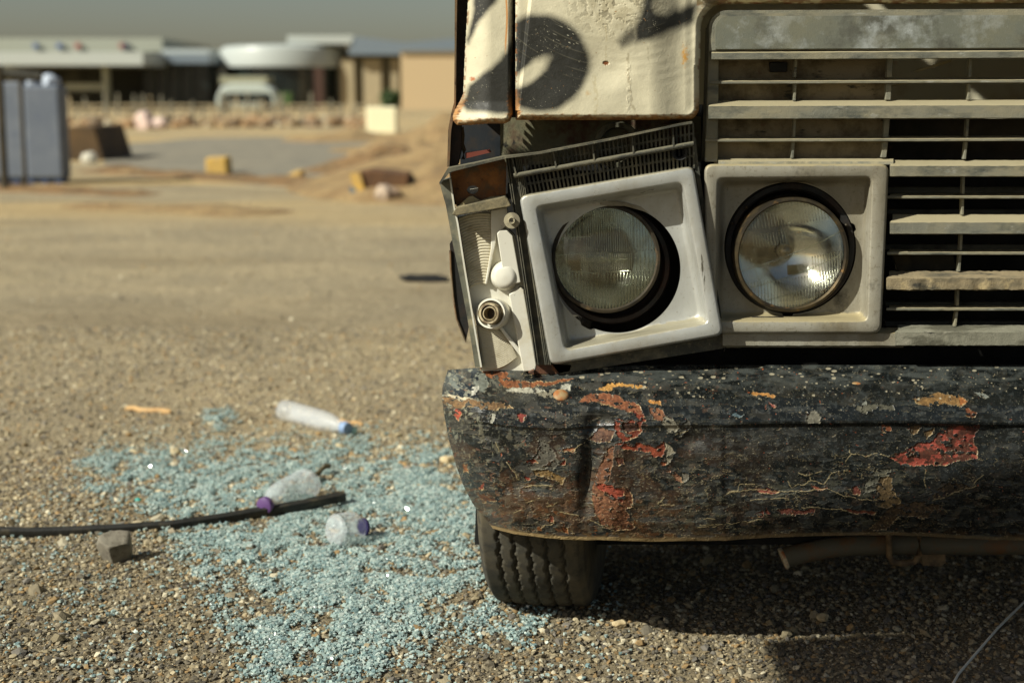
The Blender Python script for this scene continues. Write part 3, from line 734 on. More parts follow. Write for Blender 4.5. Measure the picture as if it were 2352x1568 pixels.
# ---- colours
def bumper_paint(X, Y, rowv):
    w1 = (fbm(X/4, Y/4, 31, 3)-.5)*6+(fbm(X/18, Y/18, 33, 2)-.5)*10
    w2 = (fbm(X/4, Y/4, 41, 3)-.5)*6+(fbm(X/18, Y/18, 43, 2)-.5)*10
    Xw, Yw = X+w1, Y+w2
    base = lina((22, 25, 25))*np.ones(X.shape+(1,))
    n1 = fbm(X/26, Y/22, 1, 5)[..., None]; n2 = fbm(X/7, Y/7, 2, 4)[..., None]; n3 = fbm(X/2.2, Y/2.2, 3, 3)[..., None]
    col_ = base*(.55+.9*n1)+lina((44, 48, 48))*sstep(.56, .76, n2)*.6
    col_ = col_+lina((110, 108, 92))*sstep(.76, .90, n3)*.5
    ht = np.zeros(X.shape); rg = np.full(X.shape, .32)
    rg = rg+.25*(n2[..., 0]-.5)*2
    def mix(mask, c):
        nonlocal col_
        mk = np.clip(mask, 0, 1)[..., None]
        col_ = col_*(1-mk)+lina(c)*mk if not isinstance(c, np.ndarray) else col_*(1-mk)+c*mk
    # dusty top face and scuffs
    topf = sstep(905, 870, rowv)
    mix(topf*.45*sstep(.3, .7, fbm(X/30, Y/9, 51, 4)), (92, 96, 92))
    # brown grime toward the low left
    lo = sstep(1080, 1225, Y)*sstep(1750, 1350, X)*.75+sstep(1205, 1238, Y)*.55
    mix(lo*sstep(.40, .60, fbm(X/24, Y/13, 55, 5)), (88, 68, 44))
    mix(sstep(1060, 1220, Y)*sstep(1700, 1300, X)*sstep(.60, .68, fbm(X/13, Y/8, 57, 5)), (112, 72, 42))
    mix(sstep(.62, .70, fbm(X/16, Y/11, 61, 5))*.75*sstep(1900, 1300, X)*sstep(930, 990, Y), (94, 90, 76))
    mix(sstep(.64, .70, fbm(X/34, Y/12, 63, 5))*.6*sstep(1020, 1150, Y), (80, 80, 68))
    mix(.55*sstep(.50, .60, fbm(X/70, Y/55, 65, 5))*sstep(1950, 1250, X)*sstep(960, 1060, Y), (74, 52, 36))
    rg = rg-.10*sstep(935, 900, Y)*sstep(1250, 1400, X)
    # scattered small chips
    chip = sstep(.765, .79, fbm(X/6.5, Y/5, 71, 3))*sstep(.42, .55, fbm(X/60, Y/50, 72, 3))
    mix(chip*.9, (112, 104, 84)); ht -= chip*.0006
    chip = sstep(.845, .86, fbm(X/8, Y/6, 75, 3))
    mix(chip, (138, 74, 44)); ht -= chip*.0008
    # left end: white scuffs
    sc = sstep(.60, .70, fbm(X/9, Y/7, 81, 4))*sstep(1190, 1060, X)*sstep(1010, 930, Y)*.8
    mix(sc, (150, 148, 128)); ht += sc*.0004
    sc = sstep(.66, .74, fbm(X/5, Y/11, 83, 4))*sstep(1240, 1020, X)*.8
    mix(sc, (120, 120, 104))
    # flaking layers: crisp patches with a pale lower edge
    for sd, sx_, sy_, th_, c1, c2, am in ((201, 30, 17, .62, (66, 63, 54), (150, 138, 104), sstep(1900, 1200, X)*.6+.35), (205, 17, 11, .66, (92, 70, 48), (160, 140, 100), sstep(980, 1150, Y)*(.35+.65*sstep(1900, 1300, X))), (209, 40, 14, .64, (52, 56, 54), (140, 132, 104), .5+.4*sstep(1000, 1150, Y)), (213, 11, 8, .755, (108, 72, 50), (160, 140, 100), .8*sstep(1900, 1200, X)+.10)):
        f = fbm(X/sx_, Y/sy_, sd, 5); g_ = np.gradient(f, axis=0)
        mk = sstep(th_-.004, th_+.004, f)*am
        mix(mk*.58, lina(c1)*(.4+n2*1.0))
        rim = np.exp(-((f-th_)/.006)**2)*(g_ < 0)*am*sstep(.35, .6, fbm(X/12, Y/12, sd+1, 3))
        mix(rim*.8, c2); ht -= mk*.0006; ht += rim*.0006; rg = rg*(1-mk)+.75*mk
    P = [
     # polygon, colour, kind: d = deep rust, g = grey undercoat, p = primer red
     (c7([(430,135),(560,140),(650,190),(640,215),(700,232),(860,248),(1000,240),(1165,213),(1120,250),(950,275),(820,296),(740,305),(650,302),(590,262),(540,222),(450,190)]), (142,84,46), 'd'),
     (c7([(635,312),(740,296),(900,300),(1010,322),(900,345),(760,338),(650,335)]), (188,184,164), 'g'),
     (c7([(860,330),(1000,310),(1090,330),(1060,380),(960,390),(880,360)]), (134,128,108), 'g'),
     (c7([(1070,280),(1150,275),(1130,310),(1060,305)]), (176,174,158), 'g'),
     (c7([(170,210),(240,190),(250,260),(300,300),(240,290),(190,260)]), (110,116,108), 'g'),
     (c7([(390,180),(470,190),(500,260),(470,330),(400,310),(380,240)]), (124,128,116), 'g'),
     (c7([(360,300),(430,285),(400,350),(370,360)]), (196,194,178), 'g'),
     (c7([(130,370),(300,380),(460,400),(620,420),(700,450),(560,470),(400,450),(250,450),(140,420)]), (128,98,62), 'd'),
     (c7([(170,345),(290,360),(390,385),(300,395),(190,372)]), (196,184,154), 'g'),
     (c7([(1350,305),(1480,255),(1560,255),(1750,295),(1660,300),(1560,285),(1470,285),(1460,310),(1390,320)]), (206,152,76), 'd'),
     (c7([(1255,350),(1440,335),(1560,372),(1680,430),(1730,500),(1640,492),(1540,480),(1430,430),(1330,400),(1200,412),(1220,380)]), (136,80,48), 'd'),
     (c7([(1490,540),(1700,560),(1715,620),(1640,680),(1550,720),(1500,640),(1480,590)]), (150,66,38), 'p'),
     (c7([(1520,560),(1680,580),(1690,620),(1600,640),(1540,620)]), (70,42,30), 'd'),
     (c7([(1640,480),(1720,500),(1715,560),(1660,540)]), (160,70,44), 'p'),
     (c7([(1755,385),(1840,400),(1850,440),(1770,412)]), (200,138,66), 'd'),
     (c7([(1755,430),(1860,470),(1890,520),(1870,570),(1790,545)]), (124,76,46), 'd'),
     (c7([(1890,520),(1950,530),(2000,640),(1900,640),(1850,580)]), (142,136,118), 'g'),
     (c7([(1980,640),(2050,540),(2090,620),(1990,690)]), (84,82,72), 'g'),
     (c7([(1480,740),(1560,722),(1700,730),(1810,760),(1870,708),(1890,760),(1860,832),(1800,832),(1700,792),(1560,776)]), (168,78,46), 'p'),
     (c7([(1860,710),(1950,790),(1910,900),(1880,835),(1885,770)]), (140,132,112), 'g'),
     (c7([(1850,880),(1910,880),(1900,915),(1860,910)]), (190,110,70), 'p'),
     (c7([(1430,770),(1480,750),(1470,900),(1440,1000),(1400,1060),(1620,1090),(1635,1230),(1570,1250),(1640,1400),(1500,1430),(1380,1360),(1330,1250),(1310,1060),(1350,950)]), (120,76,48), 'd'),
     (c7([(1290,690),(1370,620),(1490,640),(1440,720),(1330,720)]), (92,58,38), 'd'),
     (c7([(1330,1050),(1440,1045),(1560,1110),(1545,1180),(1440,1150),(1380,1105)]), (182,84,58), 'p'),
     (c7([(1885,945),(1950,955),(2010,1000),(2022,1036),(1960,1022)]), (172,120,88), 'p'),
     (c7([(2010,970),(2075,972),(2060,1020),(2020,1032)]), (124,118,104), 'g'),
     (c7([(1490,850),(1560,840),(1560,890),(1510,900)]), (112,62,40), 'd'),
     (c7([(220,445),(260,465),(282,510),(265,550),(210,510),(228,490)]), (202,96,70), 'p'),
     (c7([(720,500),(803,505),(770,550),(740,545)]), (160,64,50), 'p'),
     (c7([(520,490),(555,490),(530,560),(500,580)]), (176,174,158), 'g'),
     (c7([(900,700),(960,720),(1040,860),(1100,890),(1000,930),(850,922),(790,880),(890,800)]), (92,88,76), 'g'),
     (c7([(850,930),(960,940),(1100,1000),(1080,1040),(960,1000),(860,985)]), (132,104,58), 'd'),
     (c7([(1080,760),(1172,765),(1150,800),(1090,795)]), (140,82,46), 'd'),
     (c7([(1070,860),(1105,865),(1100,895),(1070,900)]), (176,84,60), 'p'),
     (c7([(790,860),(850,850),(900,880),(810,890)]), (166,82,54), 'p'),
     (c7([(770,990),(820,990),(815,1015),(780,1018)]), (166,74,54), 'p'),
     (c7([(300,900),(345,900),(350,960),(310,950)]), (140,90,54), 'd'),
     (c7([(430,1070),(460,1020),(468,1050),(455,1085),(420,1088)]), (158,78,58), 'p'),
     (c7([(1060,1350),(1110,1362),(1130,1440),(1080,1420)]), (158,94,48), 'd'),
     (c7([(965,1290),(1000,1290),(1012,1350),(975,1340)]), (156,84,58), 'p'),
     (c7([(410,1130),(500,1120),(560,1190),(450,1190)]), (92,58,34), 'd'),
     (c8([(360,305),(550,325),(540,345),(420,350),(380,330)]), (190,134,66), 'd'),
     (c8([(1545,360),(1700,315),(1880,320),(1945,370),(1900,400),(1780,392),(1600,405)]), (128,96,52), 'd'),
     (c8([(1880,345),(1945,368),(1920,395),(1880,380)]), (170,104,48), 'd'),
     (c8([(1930,420),(2010,460),(1990,490),(1930,480)]), (120,66,36), 'd'),
     (c8([(1370,775),(1490,730),(1570,670),(1680,680),(1760,560),(2022,545),(1990,650),(2030,730),(2000,790),(1850,820),(1590,840),(1450,830)]), (104,56,38), 'R'),
     (c8([(1320,540),(1400,565),(1390,595),(1330,600)]), (132,70,38), 'd'),
     (c8([(1520,560),(1600,550),(1570,600),(1540,610)]), (96,76,50), 'd'),
     (c8([(1240,930),(1280,850),(1380,860),(1370,910),(1290,1000),(1180,1050),(1200,960)]), (98,96,82), 'g'),
     (c8([(1310,920),(1380,930),(1420,1060),(1460,1100),(1350,1160),(1270,1120),(1280,1000)]), (112,92,60), 'd'),
     (c8([(1420,1120),(1600,1100),(1750,1130),(1740,1170),(1660,1220),(1480,1210),(1390,1250),(1350,1310),(1230,1300),(1290,1230)]), (78,62,42), 'd'),
     (c8([(390,1005),(560,1010),(575,1030),(560,1038),(420,1030)]), (160,84,66), 'p'),
     (c8([(800,993),(925,1000),(850,1022)]), (150,80,60), 'p'),
     (c8([(1110,1000),(1160,960),(1160,1060),(1100,1050)]), (140,76,60), 'p'),
     (c8([(400,1190),(490,1140),(505,1200),(430,1215)]), (152,80,62), 'p'),
     (c8([(556,1155),(830,1155),(820,1190),(570,1182)]), (138,76,60), 'p'),
     (c8([(1040,1155),(1270,1165),(1260,1190),(1100,1182)]), (126,68,44), 'p'),
     (c8([(500,380),(550,395),(540,410),(520,405)]), (178,98,80), 'p'),
     (c8([(780,500),(800,455),(850,445),(885,480),(870,520),(790,522)]), (118,114,100), 'g'),
     (c8([(1180,390),(1200,355),(1215,400),(1230,430),(1180,450)]), (120,122,112), 'g'),
     (c8([(1090,395),(1180,400),(1400,400),(1410,440),(1300,430),(1200,460),(1130,430)]), (78,76,62), 'g'),
     (c8([(210,465),(320,460),(290,490),(230,485)]), (98,120,128), 'g'),
     (c8([(1990,305),(2050,310),(2090,350),(2060,360)]), (120,124,116), 'g'),
     (c8([(1690,560),(1700,590),(1650,640),(1620,600)]), (96,74,40), 'd'),
     (c8([(1800,970),(1900,965),(1960,985),(1900,1020),(1700,1080),(1690,1060)]), (58,48,34), 'd'),
     (c7([(820,100),(1115,108),(1130,130),(1090,175),(960,200),(820,190)]), (66,38,24), 'd'),
     (c7([(1115,120),(1220,125),(1180,170),(1100,185)]), (150,144,124), 'g'),
    ]
    for poly, c, kd in P:
        pa = np.array(poly); x0, y0 = pa.min(0)-14; x1, y1 = pa.max(0)+14
        sel = np.where(((X >= x0) & (X <= x1) & (Y >= y0) & (Y <= y1)).any(0))[0]
        if len(sel) == 0: continue
        sl_ = slice(sel[0], sel[-1]+1)
        selr = np.where(((X >= x0) & (X <= x1) & (Y >= y0) & (Y <= y1)).any(1))[0]
        sr = slice(selr[0], selr[-1]+1)
        d_ = polydist(Xw[sr, sl_], Yw[sr, sl_], poly)
        nn = fbm(X[sr, sl_]/4, Y[sr, sl_]/4, 91, 4); nb = fbm(X[sr, sl_]/11, Y[sr, sl_]/11, 93, 3)
        d_ = np.maximum(d_, (fbm(X[sr, sl_]/11, Y[sr, sl_]/8, 95, 3)-.66)*90)
        mk = sstep(.8, -.8, d_)
        c_ = lina(c)*(.35+1.1*nn[..., None])*(.7+.6*nb[..., None])*(.6 if kd in 'pR' else .8)
        if kd == 'd': c_ = c_*(1-.45*sstep(.55, .7, nb)[..., None])+lina((120, 96, 66))*.15*sstep(.5, .7, nn)[..., None]
        if kd == 'p': c_ = c_*(1-.5*sstep(.58, .72, nb)[..., None])
        if kd == 'R':
            rp_ = sstep(.53, .58, fbm(X[sr, sl_]/13, Y[sr, sl_]/9, 97, 4))[..., None]
            c_ = c_*(1-rp_)+lina((160, 74, 58))*rp_*(.5+.5*nn[..., None])
        edge = (np.exp(-(d_/.8)**2)*(Yw[sr, sl_] > pa[:, 1].mean()-0)*.9+np.exp(-(d_/.8)**2)*.25)*sstep(.42, .58, nn)
        cs = col_[sr, sl_]
        cs = cs*(1-mk[..., None])+c_*mk[..., None]
        ecol = lina((168, 148, 108)) if kd != 'g' else lina((120, 116, 100))
        cs = cs*(1-edge[..., None]*.8)+ecol*edge[..., None]*.8
        col_[sr, sl_] = cs
        ht[sr, sl_] -= mk*.0011
        ht[sr, sl_] += np.exp(-((d_-1.2)/1.2)**2)*.0006
        rg[sr, sl_] = rg[sr, sl_]*(1-mk)+.78*mk
    Ls = [c8([(1060,810),(1100,755),(1200,768),(1290,745),(1370,775)]), c8([(1080,690),(1085,740),(1100,755)]), c8([(190,1040),(210,1020),(275,1020),(280,975),(390,975)]), c8([(200,1030),(450,1010),(570,1030),(690,1025),(930,1005),(1060,1060),(1200,1090),(1280,1090)]), c8([(640,950),(670,1000),(800,950),(800,925),(800,950),(900,970),(960,890)]), c8([(0,1275),(160,1265),(300,1250),(450,1230)]), c8([(1690,1090),(1800,1060),(1900,1010),(2010,990)]), c8([(720,895),(800,908),(880,880)]), c8([(370,1085),(500,1080),(640,1075)]), c8([(740,1140),(860,1145),(1000,1150),(1100,1180)]), c8([(1640,870),(1635,960),(1640,1000)]), c8([(1980,980),(2060,900)]), c8([(0,1225),(110,1230)]),
          c7([(910,1400),(940,1378),(1000,1360)]), c7([(1290,1330),(1390,1368),(1450,1385),(1540,1385)]), c7([(790,1195),(900,1160)]), c7([(950,1225),(1010,1220),(1060,1180)]), c7([(1060,1260),(1140,1290),(1230,1290)]), c7([(690,1275),(760,1250)]), c7([(1830,1205),(1900,1120)]), c7([(1840,1215),(1960,1210)]), c7([(1080,790),(1130,798),(1260,720)]), c7([(2140,1390),(2280,1385)]), c7([(1960,670),(2060,640)]), c7([(780,1075),(860,1060),(1000,1070)]), c7([(560,720),(575,790)]), c7([(640,880),(700,960),(720,1010)])]
    for L in Ls:
        pa = np.array(L); x0, y0 = pa.min(0)-8; x1, y1 = pa.max(0)+8
        bb = (X >= x0) & (X <= x1) & (Y >= y0) & (Y <= y1)
        if not bb.any(): continue
        sr = slice(np.where(bb.any(1))[0][0], np.where(bb.any(1))[0][-1]+1); sl_ = slice(np.where(bb.any(0))[0][0], np.where(bb.any(0))[0][-1]+1)
        d_ = linedist(X[sr, sl_]+w1[sr, sl_]*.6, Y[sr, sl_]+w2[sr, sl_]*.6, L)
        mk = np.exp(-(d_/.75)**2)*.85*sstep(.22, .42, fbm(X[sr, sl_]/7, Y[sr, sl_]/7, 99, 3))
        col_[sr, sl_] = col_[sr, sl_]*(1-mk[..., None])+lina((172, 156, 116))*mk[..., None]
        ht[sr, sl_] += mk*.0007
    # procedural hairline cracks in the lower half
    r1 = np.abs(fbm(X/30, Y/13, 111, 4)-.5); r2 = fbm(X/45, Y/30, 113, 3)
    ck = sstep(.010, .002, r1)*sstep(.50, .58, r2)*sstep(990, 1080, Y)
    mix(ck*.7, (150, 136, 100)); ht += ck*.0006
    r1 = np.abs(fbm(X/9, Y/9, 121, 3)-.5)
    ck = sstep(.012, .003, r1)*sstep(.55, .62, fbm(X/40, Y/40, 117, 3))*sstep(1500, 1100, X)
    mix(ck*.45, (120, 112, 90))
    # splashed specks
    rsx = np.random.RandomState(3)
    sp = sstep(.89, .95, vnoise(X/1.9, Y/1.9, 131))*sstep(.38, .55, fbm(X/70, Y/40, 133, 3))
    mix(sp*.55, (140, 138, 120))
    for i in range(150):
        x_ = 1330+1060*rsx.rand(); y_ = 842+75*rsx.rand()**1.2; r_ = 1.2+2.6*rsx.rand()**3
        bb0 = np.where(np.abs(X[0]-x_) < 9)[0]
        if len(bb0) == 0: continue
        sl_ = slice(max(0, bb0[0]-3), bb0[-1]+4)
        dd = np.hypot((X[:, sl_]-x_)/1.9, (Y[:, sl_]-y_)/.8)+w1[:, sl_]*.12
        mk = sstep(r_+.4, r_-.4, dd)*.75; col_[:, sl_] = col_[:, sl_]*(1-mk[..., None])+lina((168, 160, 136))*mk[..., None]
    # bottom lip, worn to dusty metal
    lip = sstep(.974, .988, (Y-top)/(bot-top))
    mix(lip*(.8*sstep(1750, 1350, X)+.30), (150, 128, 88)); rg = rg*(1-lip)+.8*lip
    ht = ht+.00018*(fbm(X/3.2, Y/3.2, 141, 3)-.5)*2
    return col_, ht, np.clip(rg, .2, .95)
cB, hB, rB = bumper_paint(pxx, PY, row)
Pb = UA(pxx, PY, Yp-hB)
# roll the bottom lip under and drop an inner return
ex1 = Pb[-1:].copy(); ex1[..., 1] += .012; ex1[..., 2] -= .002
ex2 = ex1.copy(); ex2[..., 1] += .05; ex2[..., 2] += .004
# return at the left end going back along the truck side
Pb = np.concatenate([Pb, ex1, ex2], 0)
cB = np.concatenate([np.concatenate([cB, rB[..., None]], -1)]*1, 0); cB = np.concatenate([cB, cB[-1:], cB[-1:]], 0)
lc = Pb[:, :1].copy(); back = []
for k_, dy in enumerate((.06, .04, .02, .008)):
    q = lc.copy(); q[..., 1] += dy; q[..., 0] += .004*k_*0+.002; back.append(q)
Pb = np.concatenate(back+[Pb], 1); cB = np.concatenate([cB[:, :1]]*4+[cB], 1)
M_bump = colmat('peeling_black_paint', .5, ((500, .00016),), .45, ralpha=True)
gridmesh('bumper', Pb, cB, m=M_bump, parent=truck)
# rusty loose flap on top of bumper, bolts
mb = MB()
mb.prism([(1216, 850), (1224, 834), (1262, 836), (1312, 838), (1308, 852), (1280, 858), (1226, 858)], 2.285, 2.289)
mb.prism([(1214, 856), (1226, 850), (1226, 860)], 2.27, 2.285)
mb.build('bent_rusty_tab', wmat('brown_rust_tab', (92, 58, 38), [((60, 42, 30), 40, .45, .6), ((130, 84, 50), 70, .56, .7)], .75, bmp=((300, .0006),)), truck)
bumper_obj = [o for o in bpy.data.objects if o.name == 'bumper'][0]
M_bolt = wmat('rusty_bolt', (150, 128, 90), [((150, 92, 44), 60, .45, .6)], .7)
for (x, y, Y_) in [(1971, 886, 2.222), (1289, 903, 2.187)]:
    mb = MB(); c = U(x, y, Y_)
    mb.lathe(c-np.array([0, -.006, .004]), (0, -.55, .85), [(.0125, 0), (.0115, .0018), (.0085, .0035), (.004, .0045), (.0004, .0048)], 20)
    mb.build('bolt', M_bolt, truck, smooth=True)

# ---- cab front panels (cream, black sprayed loops)
def spray(X, Y):
    """0..1 amount of black sprayed paint"""
    x = (X-1004.9)/.2808; y = Y/.2808
    wob = (fbm(X/40, Y/40, 7, 3)-.5)*30; x = x+wob; y = y+wob
    def band(d, w_, s): return sstep(w_+s, w_-s, d)
    ell = np.hypot((x-830)/395, (y-515)/385)
    out = sstep(1.16, .90, ell)
    a = math.radians(-38); ex = (x-765)*math.cos(a)+(y-595)*math.sin(a); ey = -(x-765)*math.sin(a)+(y-595)*math.cos(a)
    inn = sstep(1.55, .45, np.hypot(ex/182, ey/66))
    r = out*(1-inn)
    r = np.where(x < 640, 0, r)
    def pd(P, s): return sstep(s, -s, polydist(x, y, P))
    r = np.maximum(r, pd([(1620,350),(1740,330),(1900,260),(2110,190),(2130,20),(1980,90),(1880,-80),(1700,-80),(1660,100),(1610,240)], 55)*(1-.75*sstep(150, 30, np.hypot(x-1850, y-40))))
    r = np.maximum(r, .75*pd([(1470,330),(1620,210),(1640,330),(1500,390)], 40))
    left = np.maximum(pd([(300,-40),(520,-40),(420,90),(330,200),(255,360),(240,330),(280,150)], 36), pd([(625,350),(560,430),(430,560),(330,650),(255,690),(230,800),(180,850),(240,905),(450,925),(640,930)], 40))
    r = np.where(x < 640, left, r)
    return np.clip(r, 0, 1)
def cabpaint(X, Y, sdf, ridge):
    base = lina((206, 198, 170))*(.86+.28*fbm(X/50, Y/50, 1, 4))[..., None]
    def mix(mk, c):
        nonlocal base
        mk = np.clip(mk, 0, 1)[..., None]; base = base*(1-mk)+lina(c)*mk
    x = (X-1004.9)/.2808; y = Y/.2808
    # flaked dirty area near the top
    ar = sstep(420, 40, np.hypot((x-1450)*.75, (y-20)))
    mix(ar*(.35+.5*sstep(.45, .6, fbm(X/14, Y/14, 12, 5))), (168, 158, 128))
    mix(ar*sstep(.60, .68, fbm(X/8, Y/8, 15, 4))*.7, (120, 112, 90))
    s_ = spray(X, Y); grain = .16*(vnoise(X/1.1, Y/1.1, 5)-.5)
    mix(np.clip(s_*1.12+grain*(s_ > .02)*(s_ < .95), 0, 1)*.97, (13, 15, 14))
    # chips and specks in the black
    spk = sstep(.90, .95, vnoise(X/1.6, Y/1.6, 9))*sstep(.5, .65, fbm(X/25, Y/25, 19, 3))
    mix(spk*.8, (196, 190, 164))
    stx = sstep(.72, .78, fbm((X+Y*.45)/11, (Y-X*.45)/2.2, 23, 3))*sstep(150, 60, np.hypot(x-1060, y-290))
    mix(stx, (200, 196, 172))
    # vertical dirty runs
    for cx_, y0, y1, w_, c, st in [(1562, 400, 900, 16, (146, 134, 104), .55), (1290, 620, 950, 20, (188, 176, 140), .6), (1720, 380, 520, 10, (150, 140, 110), .4), (1380, 200, 520, 8, (176, 160, 120), .4)]:
        d_ = np.abs(x-cx_-22*(fbm(Y/25, Y*0+cx_, 3, 3)-.5)*2-np.where(y > 700, (y-700)*.25, 0)*(cx_ == 1562))
        mix(sstep(w_, w_*.5, d_)*sstep(y0-30, y0+30, y)*sstep(y1+40, y1-20, y)*st*sstep(.35, .55, fbm(X/5, Y/9, 27, 3)), c)
    # rust: bottom edges, corner patch, streak
    e_ = sstep(15, 3, -sdf+(fbm(X/9, Y/5, 37, 4)-.5)*20)
    bottom = sstep(205, 262, Y)
    mix(e_*bottom*.95, (164, 108, 50)); mix(e_*bottom*sstep(.5, .6, fbm(X/6, Y/4, 39, 4)), (98, 62, 36))
    mix(sstep(13, 5, -sdf)*bottom*.25, (190, 150, 90))
    rr_ = sstep(7, 1, -sdf)*sstep(.52, .62, fbm(X/10, Y/10, 47, 4)); mix(rr_*.8, (128, 84, 46))
    mix(sstep(1, 0, np.hypot((x-2022)/42, (y-460)/105)+(fbm(X/5, Y/5, 49, 3)-.5)*1.1)*.95, (204, 150, 66))
    mix(sstep(1, 0, np.hypot((x-1230)/30, (y-765)/30)+(fbm(X/4, Y/4, 53, 3)-.5)*1.2)*.5, (190, 150, 90))
    mix(sstep(9, 5, np.abs(x-562-6*np.sin(y/90)))*sstep(470, 330, y)*.9, (206, 140, 70))
    mix(sstep(1, .8, np.hypot((x-1378)/30, (y-517)/19)+(fbm(X/3, Y/3, 57, 3)-.5)*.9), (128, 76, 40))
    mix(sstep(.86, .88, fbm(X/5, Y/5, 59, 3))*.8, (150, 110, 66))
    rl = sstep(1, .4, np.hypot((x-285)/25, (y-650)/22)+(fbm(X/4, Y/4, 63, 3)-.5)); mix(rl, (170, 110, 74))
    # top strip above the grille: rust
    tp = (X > 1600)*sstep(40, -5, Y)
    mix(tp*sstep(.46, .58, fbm(X/18, Y/6, 67, 5))*.85, (128, 78, 42)); mix(tp*sstep(.52, .6, fbm(X/30, Y/9, 69, 5)), (120, 106, 74))
    ht = -.0006*sstep(.55, .65, fbm(X/8, Y/8, 15, 4))*ar
    ht = ht+.0012*sstep(22, 8, np.abs(x-1565-20*(fbm(Y/12, Y*0, 3, 3)-.5)))*sstep(480, 520, y)*sstep(960, 860, y)*(fbm(X/3, Y/4, 77, 3)-.3)
    # shallow polishing scratches, concentric arcs
    rad = np.hypot(x-1500, (y+700)); ph = np.sin(rad/11.5*1.0)
    sc = sstep(.35, .6, fbm(X/45, Y/45, 79, 3))*(x > 660)*sstep(760, 600, y)
    ht = ht+.00010*ph*sc
    mix(sstep(.90, .99, ph)*sc*.12, (176, 168, 140))
    # chip hole
    ht = ht-.001*sstep(1, .8, np.hypot((x-1378)/30, (y-517)/19))
    rg = .42+.3*fbm(X/12, Y/12, 83, 3)
    return base, ht, rg
def sdrect(X, Y, x0, y0, x1, y1, r):
    cx_, cy_ = (x0+x1)/2, (y0+y1)/2; qx = np.abs(X-cx_)-(x1-x0)/2+r; qy = np.abs(Y-cy_)-(y1-y0)/2+r
    return np.hypot(np.maximum(qx, 0), np.maximum(qy, 0))+np.minimum(np.maximum(qx, qy), 0)-r
M_cabv = colmat('cream_paint_sprayed', .5, ((420, .0003), (60, .0008)), .45, ralpha=True)
# main panel
xg = np.concatenate([np.arange(1178, 1700, 1.0), np.arange(1700, 2420, 3.0), 2420+np.cumsum(np.geomspace(8, 80, 28))])
yg = np.concatenate([np.arange(-420, -40, 6.0), np.arange(-40, 24, 1.0), np.arange(24, 290, 1.0)])
X, Y = np.meshgrid(xg, yg)
xb = 1187+((277-Y)/277)*0.0
big = sdrect(X, Y, 1184, -2000, 9000, 276, 3)
cut = sdrect(X, Y, 1606+(Y-270)*(-.02), 10, 9000, 900, 55)
cor = sdrect(X, Y, 1100, -2000, 1606, 276-.0*(X-1186), 30)    # rounded lower right corner
sdf = np.maximum(big, -cut)
sdf = np.where((Y > 150), np.maximum(sdf, np.where(X > 1400, cor, -99)), sdf)
c, h, r = cabpaint(X, Y, sdf, None)
dd = -sdf
prof = np.where(dd < 14, .030*(1-np.sqrt(np.clip(1-(1-dd/14)**2, 0, 1))), 0)*np.where((X < 1200) & (Y < 255), .12, 1)
# raised flange step near the right edge
step_ = sstep(34, 14, 1606-X)*.003*sstep(270, 240, Y)+.018*sstep(1490, 1580, X)+.010*sstep(1612, 1650, X)*sstep(40, 20, Y)
# left raised lip (dark wedge beside the seam)
lip = sstep(5, -3, X-(1186+(276-Y)*.11))*.007
Yp = 2.235+prof+step_+lip+.010*(fbm(X/120, Y/120, 5, 2)-.5)+.004*sstep(1.2, .2, np.hypot((X-1392)/60, (Y-145)/60))
Pp_ = UA(X, Y, Yp-h)
keep = dd > -.5
gridmesh('front_panel', Pp_, np.concatenate([c, r[..., None]], -1), keep, M_cabv, truck)
# corner panel at the left
xg = np.arange(1030, 1180, .9); yg = np.concatenate([np.arange(-420, -20, 6.0), np.arange(-20, 296, .9)])
X, Y = np.meshgrid(xg, yg)
lx = np.interp(Y, [-420, 0, 120, 215, 235, 255, 268, 280], [1083, 1075, 1068, 1064, 1055, 1043, 1040, 1044])
poly = [(1086, -420), (1075, 0), (1068, 120), (1064, 215), (1056, 233), (1045, 252), (1040, 266), (1041, 278), (1050, 288), (1075, 288), (1120, 284), (1160, 284), (1172, 278), (1178, 262), (1181, -420)]
sdf = polydist(X, Y, poly); dd = -sdf
c, h, r = cabpaint(X, Y, sdf, None)
prof = np.where(dd < 13, .030*(1-np.sqrt(np.clip(1-(1-np.clip(dd, 0, 13)/13)**2, 0, 1))), 0)
Yp = 2.240+prof+.05*np.clip((1130-X)/80, 0, 1)**2+sstep(230, 275, Y)*-.012
gridmesh('corner_panel', UA(X, Y, Yp-h), np.concatenate([c, r[..., None]], -1), dd > -.5, M_cabv, truck)
mb = MB()
mb.prism([(1169, -420), (1192, -420), (1192, 270), (1174, 270)], 2.27, 2.28)
mb.build('panel_seam', M_dark, truck)
# dark door edge left, with rusty lip
mb = MB()
mb.prism([(1052, -420), (1084, -420), (1074, 0), (1070, 220), (1060, 262), (1060, 345), (1053, 378), (1029, 382), (1033, 300), (1040, 262), (1046, 240), (1044, 120)], 2.33, 2.36)
mb.build('door_edge', M_rustdark, truck, bevel=.002)
mb = MB()
for p in [[(1046,-420),(1050,-420),(1050,0),(1048,120),(1047,240),(1043,262),(1036,300),(1032,382),(1027,384),(1029,300),(1036,262),(1043,235),(1044,120)]]:
    mb.prism(p, 2.315, 2.345)
mb.build('door_lip', M_rust, truck)
mb = MB()
mb.prism([(1033, 560), (1040, 548), (1052, 560), (1066, 660), (1078, 745), (1070, 786), (1064, 768), (1050, 735), (1041, 680), (1036, 620)], 2.34, 2.343)
mb.build('torn_liner', M_dark, truck)
mb = MB(); mb.tube([U(x, y, 2.338) for x, y in [(1034,575),(1036,620),(1041,680),(1049,733),(1063,768),(1070,785)]], .0018, 6); mb.build('liner_edge', M_rust, truck)
